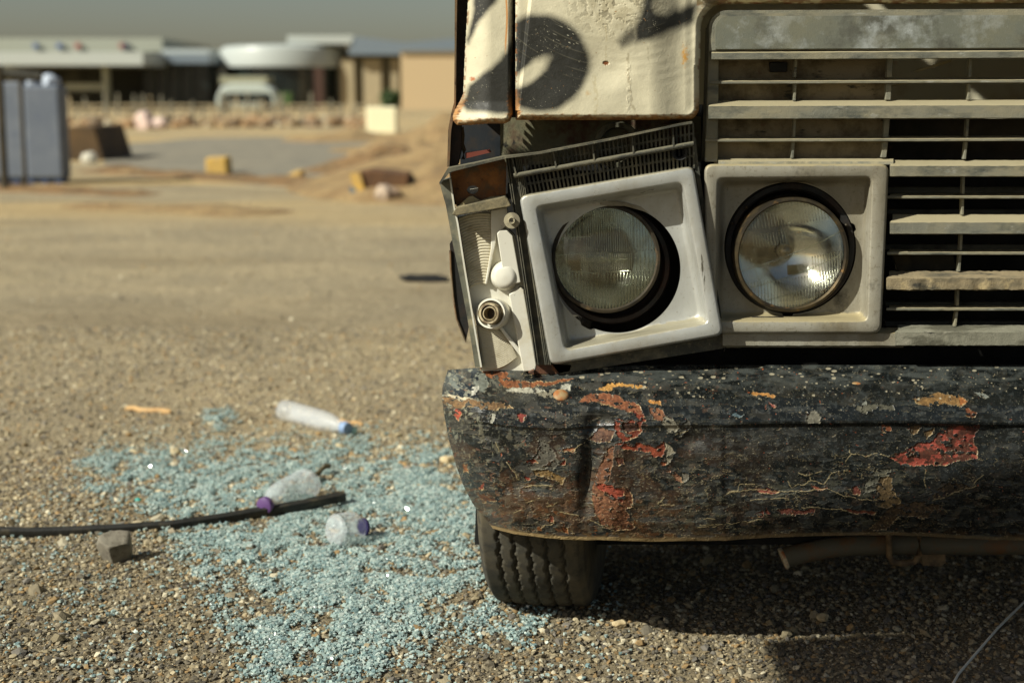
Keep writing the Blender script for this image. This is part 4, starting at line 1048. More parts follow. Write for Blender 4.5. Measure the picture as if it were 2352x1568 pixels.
# metal behind, below the panels
mb = MB()
mb.prism([(1057, 280), (1151, 280), (1151, 372), (1057, 384)], 2.43, 2.44); mb.build('lamp_cavity', wmat('navy_shade_sheet', (22, 28, 34), [((46, 40, 34), 30, .5, .65)], .6), truck)  # dark sheet across the hole, its shade put into the colour
mb = MB(); mb.prism([(1030, 378), (1166, 378), (1166, 470), (1040, 470)], 2.335, 2.34); mb.build('pocket_backing', M_dark, truck)
mb = MB(); mb.rng((-.07, 2.37, .88), (-.066, 2.52, 1.30)); mb.build('light_block_panel', M_dark, truck)  # unseen panel added to block sun leaking in from the side
mb = MB()
mb.prism([(1149, 268), (1610, 268), (1612, 372), (1149, 380)], 2.36, 2.368)
mb.build('inner_panel', wmat('grey_inner_metal', (96, 94, 72), [((122, 112, 84), 25, .5, .65), ((74, 48, 34), 18, .52, .64), ((24, 24, 20), 30, .58, .64)], .8, bmp=((200, .001),)), truck)
mb = MB(); mb.tube([U(x, y, 2.352) for x, y in [(1060,292),(1063,312),(1061,330),(1066,345),(1064,366)]], .0035, 8); mb.build('torn_edge', M_rust, truck)
mb = MB(); mb.prism([(1068, 352), (1124, 344), (1128, 350), (1070, 364)], 2.33, 2.36); mb.build('rusty_bracket', wmat('red_rust', (112, 54, 40), (), .8), truck)
mb = MB()
mb.lathe(U(1418, 333, 2.35), (0, -1, 0), [(.038, -.02), (.038, .0), (.036, .006), (.029, .006), (.027, 0), (.027, -.02)], 48); mb.build('headlight_opening', wmat('grey_ring', (104, 102, 84), [((40, 36, 28), 40, .5, .65)], .8), truck, smooth=True, angle=40)

# ---- recessed headlight surrounds
def quadloop(corners, r, n_per=24):
    C = np.array(corners, float); out = []
    for i in range(4):
        p, q0, q1 = C[i], C[(i-1) % 4], C[(i+1) % 4]
        d0 = (q0-p)/np.linalg.norm(q0-p); d1 = (q1-p)/np.linalg.norm(q1-p)
        a, b_ = p+d0*r, p+d1*r
        for t in np.linspace(0, 1, n_per): out.append((1-t)**2*a+2*t*(1-t)*p+t*t*b_)
        nx = C[(i+1) % 4]; e_ = nx+(p-nx)/np.linalg.norm(p-nx)*r
        for t in np.linspace(0, 1, n_per+2)[1:-1]: out.append(b_*(1-t)+e_*t)
    return np.array(out)
def rayloop(loop, c, th):
    """where the rays from c at angles th meet a closed loop"""
    a = np.unwrap(np.arctan2(loop[:, 1]-c[1], loop[:, 0]-c[0])); 
    if a[-1] < a[0]: loop, a = loop[::-1], a[::-1]
    aa = np.concatenate([a-2*np.pi, a, a+2*np.pi, a+4*np.pi]); LL = np.concatenate([loop]*4)
    th = np.mod(th-a[0], 2*np.pi)+a[0]
    rr_ = np.hypot(LL[:, 0]-c[0], LL[:, 1]-c[1]); r = np.interp(th, aa, rr_)
    return np.stack([c[0]+r*np.cos(th), c[1]+r*np.sin(th)], -1)
def inset(corners, d):
    C = np.array(corners, float); c = C.mean(0); out = []
    for i in range(4):
        p = C[i]; d0 = C[(i-1) % 4]-p; d1 = C[(i+1) % 4]-p
        d0 /= np.linalg.norm(d0); d1 /= np.linalg.norm(d1); out.append(p+(d0+d1)*d)
    return out
def surround(outer, ro, inner, ri, hole, Yfun, mat_, depth=.036, notch=None, shrink=(10, 10)):
    (hx, hy, hr) = hole; c = (hx, hy); N = 256; th = np.arange(N)*2*np.pi/N
    def Lp(loop2, dY): 
        q = rayloop(loop2, c, th); return UA(q[:, 0], q[:, 1], Yfun(q[:, 0], q[:, 1])+dY)
    qo = lambda k: quadloop(inset(outer, k), max(2, ro-k*.7)); qi = lambda k: quadloop(inset(inner, k), max(3, ri-k*.0))
    hr_ = np.full(N, float(hr))
    if notch is not None:
        for a_, w_, h_ in notch:
            dth = (th-math.radians(a_)+np.pi) % (2*np.pi)-np.pi; hr_ = hr_+h_*sstep(w_, w_*.6, np.abs(np.degrees(dth)))
    hl = np.stack([hx+hr_*np.cos(th), hy+hr_*np.sin(th)], -1)
    loops = [Lp(qo(0), .055), Lp(qo(0), .008), Lp(qo(1.0), .0035), Lp(qo(3), .0008), Lp(qo(6), 0), Lp(qi(-5), .0), Lp(qi(-2), .0012), Lp(qi(0), .005), Lp(qi(2.5), .012), Lp(qi(4), .0135), Lp(qi(4.5), .0150), Lp(qi(shrink[0]), depth*.8), Lp(qi(shrink[0]+5), depth*.97), Lp(qi(shrink[0]+11), depth)]
    floor = []
    q = rayloop(qi(shrink[0]+11), c, th)
    m_ = np.hypot(q[:, 0]-hx, q[:, 1]-hy) < hr_+2
    q = np.where(m_[:, None], np.stack([hx+(hr_+2)*np.cos(th), hy+(hr_+2)*np.sin(th)], -1), q)
    loops[-1] = UA(q[:, 0], q[:, 1], Yfun(q[:, 0], q[:, 1])+depth)
    q2 = rayloop(qi(shrink[0]+5), c, th); m2 = np.hypot(q2[:, 0]-hx, q2[:, 1]-hy) < hr_+4
    q2 = np.where(m2[:, None], np.stack([hx+(hr_+4)*np.cos(th), hy+(hr_+4)*np.sin(th)], -1), q2); loops[-2] = UA(q2[:, 0], q2[:, 1], Yfun(q2[:, 0], q2[:, 1])+depth*.97)
    loops.append(UA(hl[:, 0], hl[:, 1], Yfun(hl[:, 0], hl[:, 1])+depth))
    loops.append(UA(hl[:, 0], hl[:, 1], Yfun(hl[:, 0], hl[:, 1])+depth+.004))
    mb = MB(); mb.loft(loops, True)
    return mb
Y1 = lambda x, y: 2.255-.00004*(np.asarray(x)-1400)+0*np.asarray(y)
out1 = c5([(628,372),(1790,172),(1990,1300),(838,1502)]); in1 = c5([(745,448),(1715,284),(1888,1215),(935,1395)])
hole1 = c5([(1280,860)])[0]+(425*.3442,)
lamp1 = surround(out1, 17, in1, 15, hole1, Y1, M_silver, depth=.046, notch=[(118, 7, 6)]).build('headlight_surround', M_silver, truck, smooth=True, angle=55)
lamp1['label'] = 'silver square surround hanging crooked'
Y2 = lambda x, y: 2.262+0*np.asarray(x)
out2 = c6([(112,160),(1345,160),(1292,1290),(122,1290)]); in2 = c6([(205,258),(1228,250),(1196,1202),(185,1202)])
hole2 = c6([(685,720)])[0]+(440*.3442,)
lamp2 = surround(out2, 20, in2, 15, hole2, Y2, M_silverdirty, depth=.044, notch=[(92, 5, 6), (-18, 4, 6)]).build('headlight_surround', M_silverdirty, truck, smooth=True, angle=55)
lamp2['label'] = 'dusty silver square surround beside the grille'

# ---- round headlights
M_refl, nt, b = newmat('lamp_reflector')
b.inputs['Base Color'].default_value = (.80, .80, .76, 1); b.inputs['Metallic'].default_value = 1; b.inputs['Roughness'].default_value = .09
n_ = noise(nt, 40, 5); nt.links.new(ramp2(nt, n_.outputs[0], .4, .7, .07, .26), b.inputs['Roughness'])
def lensmat(name, haze, tint):
    m = bpy.data.materials.new(name); m.use_nodes = True; nt = m.node_tree; nt.nodes.clear()
    o = nd(nt, 'ShaderNodeOutputMaterial'); tr = nd(nt, 'ShaderNodeBsdfTransparent'); tr.inputs[0].default_value = (*tint, 1)
    gl = nd(nt, 'ShaderNodeBsdfGlossy'); gl.inputs['Roughness'].default_value = .06; gl.inputs['Color'].default_value = (.9, .9, .9, 1)
    fr = nd(nt, 'ShaderNodeFresnel'); fr.inputs[0].default_value = 1.5
    mx = nd(nt, 'ShaderNodeMixShader'); nt.links.new(fr.outputs[0], mx.inputs[0]); nt.links.new(tr.outputs[0], mx.inputs[1]); nt.links.new(gl.outputs[0], mx.inputs[2])
    df = nd(nt, 'ShaderNodeBsdfDiffuse'); df.inputs[0].default_value = (*lin((150, 132, 96)), 1)
    n1 = noise(nt, 26, 6, .7); hz = ramp2(nt, n1.outputs[0], .35, .75, haze*.35, haze*1.5)
    m2 = nd(nt, 'ShaderNodeMixShader'); nt.links.new(hz, m2.inputs[0]); nt.links.new(mx.outputs[0], m2.inputs[1]); nt.links.new(df.outputs[0], m2.inputs[2])
    nt.links.new(m2.outputs[0], o.inputs[0])
    return m
M_flute = None
def flutemat(name):
    m = bpy.data.materials.new(name); m.use_nodes = True; nt = m.node_tree; nt.nodes.clear()
    o = nd(nt, 'ShaderNodeOutputMaterial'); g = nd(nt, 'ShaderNodeBsdfGlass'); g.inputs['IOR'].default_value = 1.45; g.inputs['Roughness'].default_value = .03; g.inputs[0].default_value = (.93, .94, .88, 1)
    tr = nd(nt, 'ShaderNodeBsdfTransparent'); mx = nd(nt, 'ShaderNodeMixShader'); mx.inputs[0].default_value = .3
    nt.links.new(g.outputs[0], mx.inputs[1]); nt.links.new(tr.outputs[0], mx.inputs[2]); nt.links.new(mx.outputs[0], o.inputs[0]); return m
M_fl = flutemat('lens_flute_glass')
def headlight(cx_, cy_, rpx, Y_, haze, rot, ringmat, axis, rings, label):
    c = U(cx_, cy_, Y_); R = rpx/F*Y_/CT*.985
    ax = Vector(axis).normalized(); q = ax.to_track_quat('Z', 'Y').to_matrix(); qa = np.array(q)
    # the lamp's own plane: a = right, b = up, turned by rot
    a = np.cross(np.array(ax), [0, 0, 1.0]); a /= -np.linalg.norm(a); a = a if a[0] > 0 else -a; b_ = np.cross(np.array(ax), a); b_ = b_ if b_[2] > 0 else -b_
    ca, sa = math.cos(rot), math.sin(rot); a, b_ = a*ca+b_*sa, -a*sa+b_*ca
    e = bpy.data.objects.new('headlight', None); COL.objects.link(e); e.parent = truck; e.location = Vector(c)-truck.location; e['label'] = label
    axn = np.array(ax)
    def loc(x, y, z): return c+a*x+b_*y+axn*z
    dome = lambda r: .020*(1-(r/R)**2)
    mb = MB(); prof = [(max(.0005, R*t), .020*(1-t*t)) for t in np.linspace(1, 0, 14)]
    mb.lathe(c, ax, prof, 72); mb.build('lens', lensmat('lens_glass_dusty', haze, (.80, .82, .76) if haze < .038 else (.90, .91, .86)), e, smooth=True)
    # moulded flutes inside the lens
    mb = MB(); rz = random.Random(5)
    zones = rings
    for (x0, x1, y0, y1, p, w_) in zones:
        x = x0
        while x <= x1:
            ym = math.sqrt(max(0, (R*.955)**2-x*x)); lo, hi = max(y0, -ym), min(y1, ym)
            if hi-lo > .004:
                n_ = max(3, int((hi-lo)/.006)); pts = []
                for k in range(n_+1):
                    y = lo+(hi-lo)*k/n_; pts.append(loc(x, y, dome(math.hypot(x, y))-.0018))
                mb.tube(pts, w_, 6, True)
            x += p
    for (pts2, w_) in HL[label]:
        pts = []
        for (xa, ya), (xb, yb_) in zip(pts2[:-1], pts2[1:]):
            for k in range(10):
                t = k/10; x = xa+(xb-xa)*t; y = ya+(yb_-ya)*t; pts.append(loc(x*R, y*R, dome(math.hypot(x, y)*R)-.0012))
        mb.tube(pts, w_, 6)
    mb.build('flutes', M_fl, e, smooth=True)
    mb = MB(); prof = [(max(.0005, R*.97*t), -.004-.058*(1-t*t)) for t in np.linspace(1, .0, 22)]
    mb.lathe(c, ax, prof, 80); mb.build('reflector', M_refl, e, smooth=True)
    mb = MB(); mb.lathe(loc(0, 0, -.058), ax, [(.010, 0), (.012, .004), (.012, .022), (.009, .027), (.0005, .028)], 20); mb.build('bulb', wmat('bulb_cap', (150, 140, 120), (), .3, metal=.8), e, smooth=True)
    mb = MB(); mb.lathe(c, ax, [(R*.955, .0035), (R*.985, .0075), (R*1.03, .0065), (R*1.045, .001), (R*1.05, -.02), (R*1.05, -.05)], 80); mb.build('retaining_ring', ringmat, e, smooth=True, angle=50)
    return e, loc, R
HL = {'clouded round lamp tilted in its loose surround': [([(-.98,.06),(-.6,.10),(.20,.11)], .0011), ([(-.95,-.22),(-.3,-.26),(.55,-.24)], .0011), ([(-.05,-.27),(-.05,-.53),(.52,-.50),(.52,-.26)], .0009), ([(-.85,.40),(-.2,.42)], .0009), ([(-.5,-.05),(.5,-.02)], .0012), ([(-.75,.08),(-.75,-.24)], .0009), ([(.5,.12),(.75,.14),(.75,-.05)], .0008)],
      'round lamp with bright reflection beside the grille': [([(-1,-.18),(-.3,-.02),(.55,.18),(.97,.30)], .0010), ([(-.88,-.50),(.1,-.32),(.97,-.10)], .0011), ([(-.6,-.78),(.2,-.62),(.75,-.50)], .0010), ([(-.75,.05),(-.6,-.55)], .0008)]}
M_ring1 = wmat('dark_brown_ring', (64, 56, 42), [((40, 36, 28), 30, .45, .6), ((104, 84, 56), 40, .60, .70)], .6, metal=.4)
M_ring2 = wmat('brassy_dusty_ring', (92, 80, 58), [((56, 50, 40), 20, .42, .56), ((140, 108, 64), 50, .58, .70)], .45, metal=.6)
R1 = .083
h1 = headlight(*c5([(1205,790)])[0], 352*.3442, 2.305, .036, math.radians(1), M_ring1, (-.02, -1, .10), [(-.080,.082,-.085,-.022,.0052,.0013), (-.035,.045,.010,.082,.0036,.0008), (-.075,-.038,.030,.085,.0048,.0009), (.046,.080,.012,.085,.0048,.0009), (-.040,.040,-.020,.008,.0030,.0009), (.042,.078,-.020,.010,.0070,.0009)], 'clouded round lamp tilted in its loose surround')
h2 = headlight(*c6([(692,765)])[0], 372*.3442, 2.290, .04, math.radians(8), M_ring2, (.05, -1, -.02), [(-.080,.082,-.088,-.035,.0050,.0009), (.030,.085,-.040,-.005,.0048,.0010), (-.085,.085,.050,.088,.0052,.0007), (-.060,-.005,.020,.042,.0046,.0008)], 'round lamp with bright reflection beside the grille')
# dark cups round the lamps
for cc_, r_, Y_, rim in ((c5([(1245,835)])[0], 395*.3442, 2.325, M_rustdark), (c6([(685,722)])[0], 436*.3442, 2.305, M_dark)):
    R = r_/F*Y_/CT; mb = MB(); c = U(*cc_, Y_)
    mb.lathe(c, (0, -1, .05), [(R*.86, -.05), (R*.87, -.004), (R*.90, .001), (R*.97, .001), (R*1.0, -.006), (R, -.06)], 72)
    mb.build('lamp_bowl', rim, truck, smooth=True, angle=50)
# tabs on the loose lamp's ring (top) 
mb = MB(); mb.prism(c5([(1168,432),(1172,405),(1190,392),(1215,394),(1232,410),(1330,414),(1440,445),(1500,490),(1440,470),(1330,440),(1225,440)]), 2.297, 2.300); mb.build('lamp_tab', M_silverdirty, truck, bevel=.0006)
for (x, y) in c6([(395,450),(1060,568),(300,555)]):
    mb = MB(); mb.lathe(U(x, y, 2.303), (0, -1, 0), [(.003, 0), (.003, .002), (.0003, .003)], 12); mb.build('rivet', M_ring2, truck, smooth=True)
# crack with dark wire at the second surround
mb = MB(); mb.tube([U(x, y, 2.285-.02*math.sin(i)*0) for i, (x, y) in enumerate(c6([(640,1180),(520,1182),(440,1180),(380,1215),(320,1265),(280,1320),(255,1370),(245,1410)]))], .0012, 6); mb.build('loose_wire', M_dark, truck, smooth=True)
# near-black sheets behind everything, the dark void put into their colour
mb = MB()
mb.prism([(1120, 380), (4300, 372), (4300, 1250), (1090, 1250)], 2.47, 2.49)
mb.prism([(1150, 240), (1640, 240), (1640, 420), (1150, 420)], 2.43, 2.45)
mb.build('dark_void_panel', wmat('black_inner', (14, 14, 12), [((34, 28, 20), 14, .52, .7)], .9), truck)
# ---- black plastic frame round the loose lamp: louvred vent, ribs, indicator housing
def BIL(C, s, t):
    C = np.array(C, float); return (C[0]*(1-s)+C[1]*s)*(1-t)+(C[3]*(1-s)+C[2]*s)*t
Lc = [(1174, 362), (1592, 281), (1594, 388), (1196, 452)]
mb = MB()
def bar(mb, p, q, wpx, Ya, Yb):
    p = np.array(p, float); q = np.array(q, float); d = q-p; d /= np.linalg.norm(d); n = np.array([-d[1], d[0]])*wpx/2
    mb.prism([tuple(p-n), tuple(q-n), tuple(q+n), tuple(p+n)], Ya, Yb)
nc = 43
for i in range(nc+1):
    s = i/nc; sk = 0.0
    bar(mb, BIL(Lc, s, .02), BIL(Lc, s, .99), 4.3, 2.272, 2.280)
for t in (.02, .24, .72, .97): bar(mb, BIL(Lc, -.0, t), BIL(Lc, 1, t), 5, 2.2735, 2.2795)
mb.build('vent_mesh', M_plastic_black, truck)
mb = MB()
def railtube(p, q, r, Yc, extra=()):
    pts = [U(p[0]+(q[0]-p[0])*t, p[1]+(q[1]-p[1])*t, Yc) for t in np.linspace(0, 1, 12)]; mb.tube(pts, r, 10)
railtube(BIL(Lc, -.01, .46), BIL(Lc, 1.0, .46), .0042, 2.258)
for s in (.0, .225, .44, .66, .885):
    a = BIL(Lc, s+.004, .03); b_ = BIL(Lc, s+.004, .46); bar(mb, a, b_, 3.6, 2.254, 2.275)
mb.build('vent_rail', M_plastic_black, truck, smooth=True, angle=50)
# top flange sweeping from the housing corner to the vent end
fl = c5([(95,285),(150,190),(330,155),(540,108)])+[(1240,349),(1400,318),(1560,284),(1590,279)]
f2 = c5([(98,300),(165,215),(335,172),(545,122)])+[(1240,354),(1400,323),(1560,289),(1590,284)]
mb = MB()
for (a, b_, c_, d_) in zip(fl[:-1], fl[1:], f2[1:], f2[:-1]): mb.prism([a, b_, c_, d_], 2.245, 2.30)
mb.build('frame_flange', M_plastic_black, truck)
# side wall of the housing
mb = MB()
wl = c5([(95,280),(140,440),(185,690),(240,960),(290,1230),(335,1515)]); wr = c5([(165,258),(190,440),(215,560),(262,860),(310,1150),(372,1515)])
for i in range(len(wl)-1): mb.prism([wl[i], wr[i], wr[i+1], wl[i+1]], 2.280, 2.335)
mb.build('housing_side', wmat('grey_plastic', (98, 98, 84), [((140, 132, 106), 30, .5, .68), ((60, 60, 52), 18, .5, .64)], .7, bmp=((500, .0004),)), truck)
mb = MB()
wr2 = [(x+3, y) for x, y in wr]
for i in range(len(wl)-1): mb.prism([(wr[i][0]-1, wr[i][1]), wr2[i], wr2[i+1], (wr[i+1][0]-1, wr[i+1][1])], 2.276, 2.280)
mb.build('housing_lip', M_whitepl, truck)
# ribbed black trim between housing and surround
mb = MB()
ta, tb = c5([(540,110),(640,110)]); ba, bb = c5([(742,1500),(842,1500)])
tops = [np.array(ta)*(1-k)+np.array(tb)*k for k in np.linspace(0, 1, 8)]; bots = [np.array(ba)*(1-k)+np.array(bb)*k for k in np.linspace(0, 1, 8)]
mb.prism([tuple(tops[0]), tuple(tops[-1]), tuple(bots[-1]), tuple(bots[0])], 2.278, 2.30)
for k, wd in ((0, 2.6), (1.0, 2.4), (4.4, 3.2), (5.2, 2.2), (6.0, 2.2), (6.8, 2.2)):
    k0 = int(k); f_ = k-k0; p = tops[k0]*(1-f_)+tops[min(7, k0+1)]*f_; q = bots[k0]*(1-f_)+bots[min(7, k0+1)]*f_
    bar(mb, p, q, wd, 2.268, 2.280)
mb.build('ribbed_trim', wmat('grey_black_plastic', (74, 74, 64), [((112, 106, 86), 40, .45, .68), ((44, 44, 38), 16, .5, .66)], .65, bmp=((500, .0004),)), truck, bevel=.0006)
# rusty pocket at the top with an oval hole
mb = MB()
pk = c5([(168,215),(545,118),(538,388),(212,455)]); hc = c5([(318,332)])[0]; N = 48
th = np.arange(N)*2*np.pi/N
ol = rayloop(quadloop(pk, 4, 10), hc, th); hl = np.stack([hc[0]+13*np.cos(th), hc[1]+9.5*np.sin(th)-3*np.cos(th)*.3], -1)
mb.loft([UA(ol[:, 0], ol[:, 1], 2.300+0*th), UA(hl[:, 0], hl[:, 1], 2.300+0*th), UA(hl[:, 0], hl[:, 1], 2.304+0*th)], True)
mb.build('rusty_pocket', wmat('rust_bracket', (132, 86, 48), [((168, 112, 60), 26, .45, .62), ((96, 84, 66), 18, .5, .62), ((70, 48, 34), 60, .55, .68)], .8, bmp=((260, .0006),)), truck, smooth=True, angle=40)
mb = MB(); mb.prism(c5([(300,330),(355,322),(352,345),(300,352)]), 2.32, 2.33); mb.build('pocket_clip', M_whitepl, truck)
# dusty ledges
mb = MB(); mb.prism(c5([(212,448),(535,375),(552,392),(575,440),(545,448),(210,505),(178,498)]), 2.258, 2.300); mb.build('housing_ledge', wmat('dusty_black_plastic', (92, 86, 66), [((136, 124, 94), 30, .45, .6), ((50, 48, 40), 20, .5, .66)], .8, bmp=((400, .0006),)), truck, bevel=.0015)
mb = MB(); mb.prism(c5([(215,446),(290,380),(318,374),(370,405),(440,380),(535,372),(548,382),(212,455)]), 2.285, 2.299); mb.build('dust_heap', wmat('pale_dust', (158, 146, 112), (), .95, bmp=((300, .001),)), truck)
# white indicator body
wb = c5([(205,515),(548,448),(560,600),(600,640),(700,1100),(745,1505),(640,1560),(380,1545),(345,1240),(285,990)])
mb = MB(); mb.prism(wb, 2.299, 2.330); mb.build('indicator_body', M_whitepl, truck)
# curved ribs, upper and lower
mb = MB()
def ribset(n, fa, fb, sag, r):
    for i in range(n):
        t = i/(n-1); A = np.array(fa(t)); B = np.array(fb(t)); pts = []
        for s in np.linspace(0, 1, 9):
            p = A*(1-s)+B*s; p = p+np.array([0, -sag(t)*4*s*(1-s)]); P = c5([tuple(p)])[0]
            pts.append(U(P[0], P[1], 2.295))
        mb.tube(pts, r, 6)
lerp = lambda a, b_: (lambda t: (a[0]*(1-t)+b_[0]*t, a[1]*(1-t)+b_[1]*t))
def pw(pts):
    pts = np.array(pts, float); return lambda t: (np.interp(t, np.linspace(0, 1, len(pts)), pts[:, 0]), np.interp(t, np.linspace(0, 1, len(pts)), pts[:, 1]))
ribset(25, pw([(207,540),(235,700),(262,860),(286,990)]), pw([(440,500),(452,640),(440,800),(412,960)]), lambda t: 22+4*t, .0027)
M_iv = wmat('ivory_plastic', (196, 188, 164), [((150, 138, 108), 30, .5, .75)], .55)
mb.build('indicator_ribs', M_iv, truck, smooth=True); mb = MB()
ribset(23, pw([(345,1236),(360,1330),(370,1420),(378,1512)]), pw([(470,1240),(530,1300),(580,1370),(612,1440)]), lambda t: -22-16*t, .0027)
mb.build('indicator_ribs', M_iv, truck, smooth=True)
# moulded features
mb = MB()
mb.prism(c5([(440,470),(548,448),(562,560),(480,625),(470,700),(412,965),(400,960),(440,720)]), 2.289, 2.30)
mb.prism(c5([(480,625),(500,600),(548,602),(585,640),(640,950),(600,960),(590,900),(520,880)]), 2.280, 2.30)
mb.build('indicator_wall', M_whitepl, truck, bevel=.003, seg=3)
mb = MB(); C = U(*c5([(535,905)])[0], 2.298)
mb.lathe(C, (-.1, -1, .05), [(.0245, 0), (.0235, .006), (.0200, .015), (.0185, .018), (.012, .020), (.0004, .0205)], 40); mb.build('screw_boss', M_whitepl, truck, smooth=True, angle=60)
mb = MB(); mb.prism(c5([(640,980),(660,1000),(745,1500),(735,1540),(655,1545),(610,1300),(560,1030)]), 2.284, 2.30)
mb.prism(c5([(490,1250),(520,1250),(660,1430),(640,1450)]), 2.286, 2.30); mb.build('indicator_edge', M_whitepl, truck, bevel=.002, seg=3)
mb = MB(); C = U(*c5([(470,1160)])[0], 2.300); ax = Vector((-.30, -1, .18))
mb.lathe(C, ax, [(.0255, 0), (.0250, .024), (.0240, .026), (.0215, .026), (.0210, .012), (.015, .012)], 48); mb.build('bulb_socket', M_whitepl, truck, smooth=True, angle=40)
mb = MB(); axn = np.array(ax.normalized()); mb.lathe(C, ax, [(.0175, .008), (.0175, .034), (.0165, .036), (.0135, .036), (.0132, .024), (.0115, .024), (.0115, .033), (.0095, .034), (.0090, .014), (.0004, .014)], 40); mb.build('socket_sleeve', wmat('stained_ivory', (168, 154, 122), [((96, 78, 52), 60, .45, .62)], .6), truck, smooth=True, angle=40)
mb = MB(); mb.lathe(C+axn*.0125, ax, [(.0089, .002), (.0089, .0025), (.0004, .0026)], 24); mb.build('socket_core', wmat('dark_core', (58, 44, 26), (), .6), truck)
# big screw washer
C = U(*c5([(580,537)])[0], 2.258)
M_wash = wmat('dusty_washer', (158, 150, 124), [((120, 112, 92), 60, .45, .6)], .8, bmp=((500, .0003),))
mb = MB(); mb.lathe(C, (-.05, -1, .05), [(.0075, -.03), (.0128, -.001), (.0128, .0012), (.0056, .0016), (.0056, .0075), (.0050, .0083), (.0042, .0083), (.0040, .0065), (.0004, .0065)], 40); mb.build('washer', M_wash, truck, smooth=True, angle=35)
mb = MB()
for d in ((.0026, .0006), (.0006, .0026)): mb.box(C+np.array([0, -.0068, 0]), (d[0]*2, .0006, d[1]*2), Matrix.Rotation(.3, 4, 'Y'))
mb.build('screw_slot', M_dark, truck)
# lower skirt
mb = MB(); mb.prism(c5([(850,1500),(1985,1296),(1990,1390),(900,1560)]), 2.285, 2.31); mb.build('frame_skirt', M_plastic_black, truck)
# ribbed black edge between the two surrounds
mb = MB(); mb.prism(c5([(1786,-60),(1808,0),(1822,140),(1998,1300),(1985,1310),(1800,190)]), 2.275, 2.31); mb.build('frame_edge', M_plastic_black, truck)
mb = MB(); mb.lathe(U(*c5([(1700,82)])[0], 2.266), (0, -1, 0), [(.0125, -.004), (.0125, .002), (.0085, .0), (.007, -.006), (.0004, -.006)], 24); mb.build('screw_cup', M_dark, truck, smooth=True, angle=40)

# ------------------------------------------------------------------ grille
def strip(mb, rows, xl, xr, Yref=None, n=60, wob=.0006, sag=None, seed=0, back=2.34, xl_rows=None):
    """a slat: rows = [(py, Y)], from upper back to lower back"""
    xs_ = np.concatenate([np.linspace(xl, min(xr, 2420), n), np.linspace(2420, xr, 6)[1:]]) if xr > 2420 else np.linspace(xl, xr, n)
    loops = []
    for x in xs_:
        L = []
        for j, (py, Y_) in enumerate(rows):
            dy = sag(x) if sag else 0
            wv = (float(fbm(np.array(x/9.), np.array(py*1.3+seed), 3, 3))-.5)*2*wob
            xx_ = x
            if xl_rows is not None and x == xs_[0]: xx_ = xl_rows[j]
            L.append(U(xx_, py+dy, Y_)+np.array([0, wv, wv*.8]))
        loops.append(L)
    mb.loft(loops, True, True, True)
g = bpy.data.objects.new('grille', None); COL.objects.link(g); g.parent = truck; g.location = Vector(U(2100, 400, 2.28))-truck.location
XR = 2980
def sl_wide(mb, xl, y0, y1, y2, xr=XR, Yf=2.262, seed=0, sag=None, taper=26, wob=.0006):
    # y0 top back, y1 upper arris, y2 bottom
    rows = [(y0, 2.325), (y0, 2.300), (y0+(y1-y0)*.45, 2.285), (y0+(y1-y0)*.62, 2.279), (y1-1.0, Yf+.0035), (y1+1.2, Yf), (y2-1.5, Yf), (y2, Yf+.003), (y2+.3, 2.325)]
    xlr = [xl+taper*1.5, xl+taper, xl+taper*.5, xl+taper*.35, xl+1.5, xl, xl, xl+1.5, xl+2]
    strip(mb, rows, xl, xr, seed=seed, xl_rows=xlr, sag=sag, wob=wob)
def sl_thin(mb, xl, y0, y1, xr=XR, Yf=2.280, seed=0, taper=20, sag=None):
    rows = [(y0, 2.330), (y0, 2.315), (y0+(y1-y0)*.45, Yf+.002), (y0+(y1-y0)*.55, Yf), (y1-.8, Yf), (y1, Yf+.002), (y1+.3, 2.330)]
    xlr = [xl+taper*1.4, xl+taper, xl+1, xl, xl, xl+1, xl+1]
    strip(mb, rows, xl, xr, seed=seed, xl_rows=xlr, wob=.0005, sag=sag)
def mk(name, fn, mat_=M_grille, **k):
    mb = MB(); fn(mb); return mb.build(name, mat_, g, smooth=True, angle=32, **k)
slope = lambda a: (lambda x: a*(x-1630)/720.)
# header plate with rounded top left corner, raised border
def plate(mb, off, Yf, y_bot, r, ytop=24, xl=1629, Yb=2.30):
    pts = []
    for t in np.linspace(0, 1, 14):
        a = math.pi/2*t; pts.append((xl+off+r-r*math.cos(a)*1.0, ytop+off+r-r*math.sin(a)))
    pts = [(xl+off, y_bot)]+pts+[(XR, ytop+off-6), (XR, y_bot-6)]
    mb.prism(pts, Yf, Yb)
mk('header_frame', lambda mb: plate(mb, 0, 2.272, 118, 42))
mk('header_plate', lambda mb: plate(mb, 7, 2.267, 116, 36, Yb=2.2719))
mk('header_panel', lambda mb: plate(mb, 14, 2.2635, 113, 30, Yb=2.2669), wmat('patchy_grille_paint', (104, 106, 94), [((150, 154, 150), 9, .50, .60), ((84, 84, 74), 14, .52, .62), ((176, 180, 178), 60, .64, .72), ((120, 116, 92), 5, .5, .7)], .75, bmp=((700, .0004), (90, .0004))))
mk('slat', lambda mb: sl_wide(mb, 1634, 117, 121, 138, sag=slope(-4), taper=0, seed=1))
mk('slat', lambda mb: sl_thin(mb, 1630, 181, 193, sag=slope(-3), seed=2))
mk('slat', lambda mb: sl_wide(mb, 1627, 231, 243, 274, sag=slope(-2), seed=3))
mk('slat', lambda mb: sl_thin(mb, 1620, 314, 326, sag=slope(-2), seed=4))
mk('slat', lambda mb: sl_wide(mb, 2044, 368, 380, 406, seed=5, taper=0))
mk('sill', lambda mb: strip(mb, [(364, 2.33), (364, 2.300), (367, 2.285), (371, 2.278), (378, 2.276), (380, 2.33)], 1650, 2052, seed=6))
mk('slat', lambda mb: sl_thin(mb, 2038, 445, 456, seed=7, taper=24))
mk('slat', lambda mb: sl_wide(mb, 2044, 492, 510, 538, seed=8))
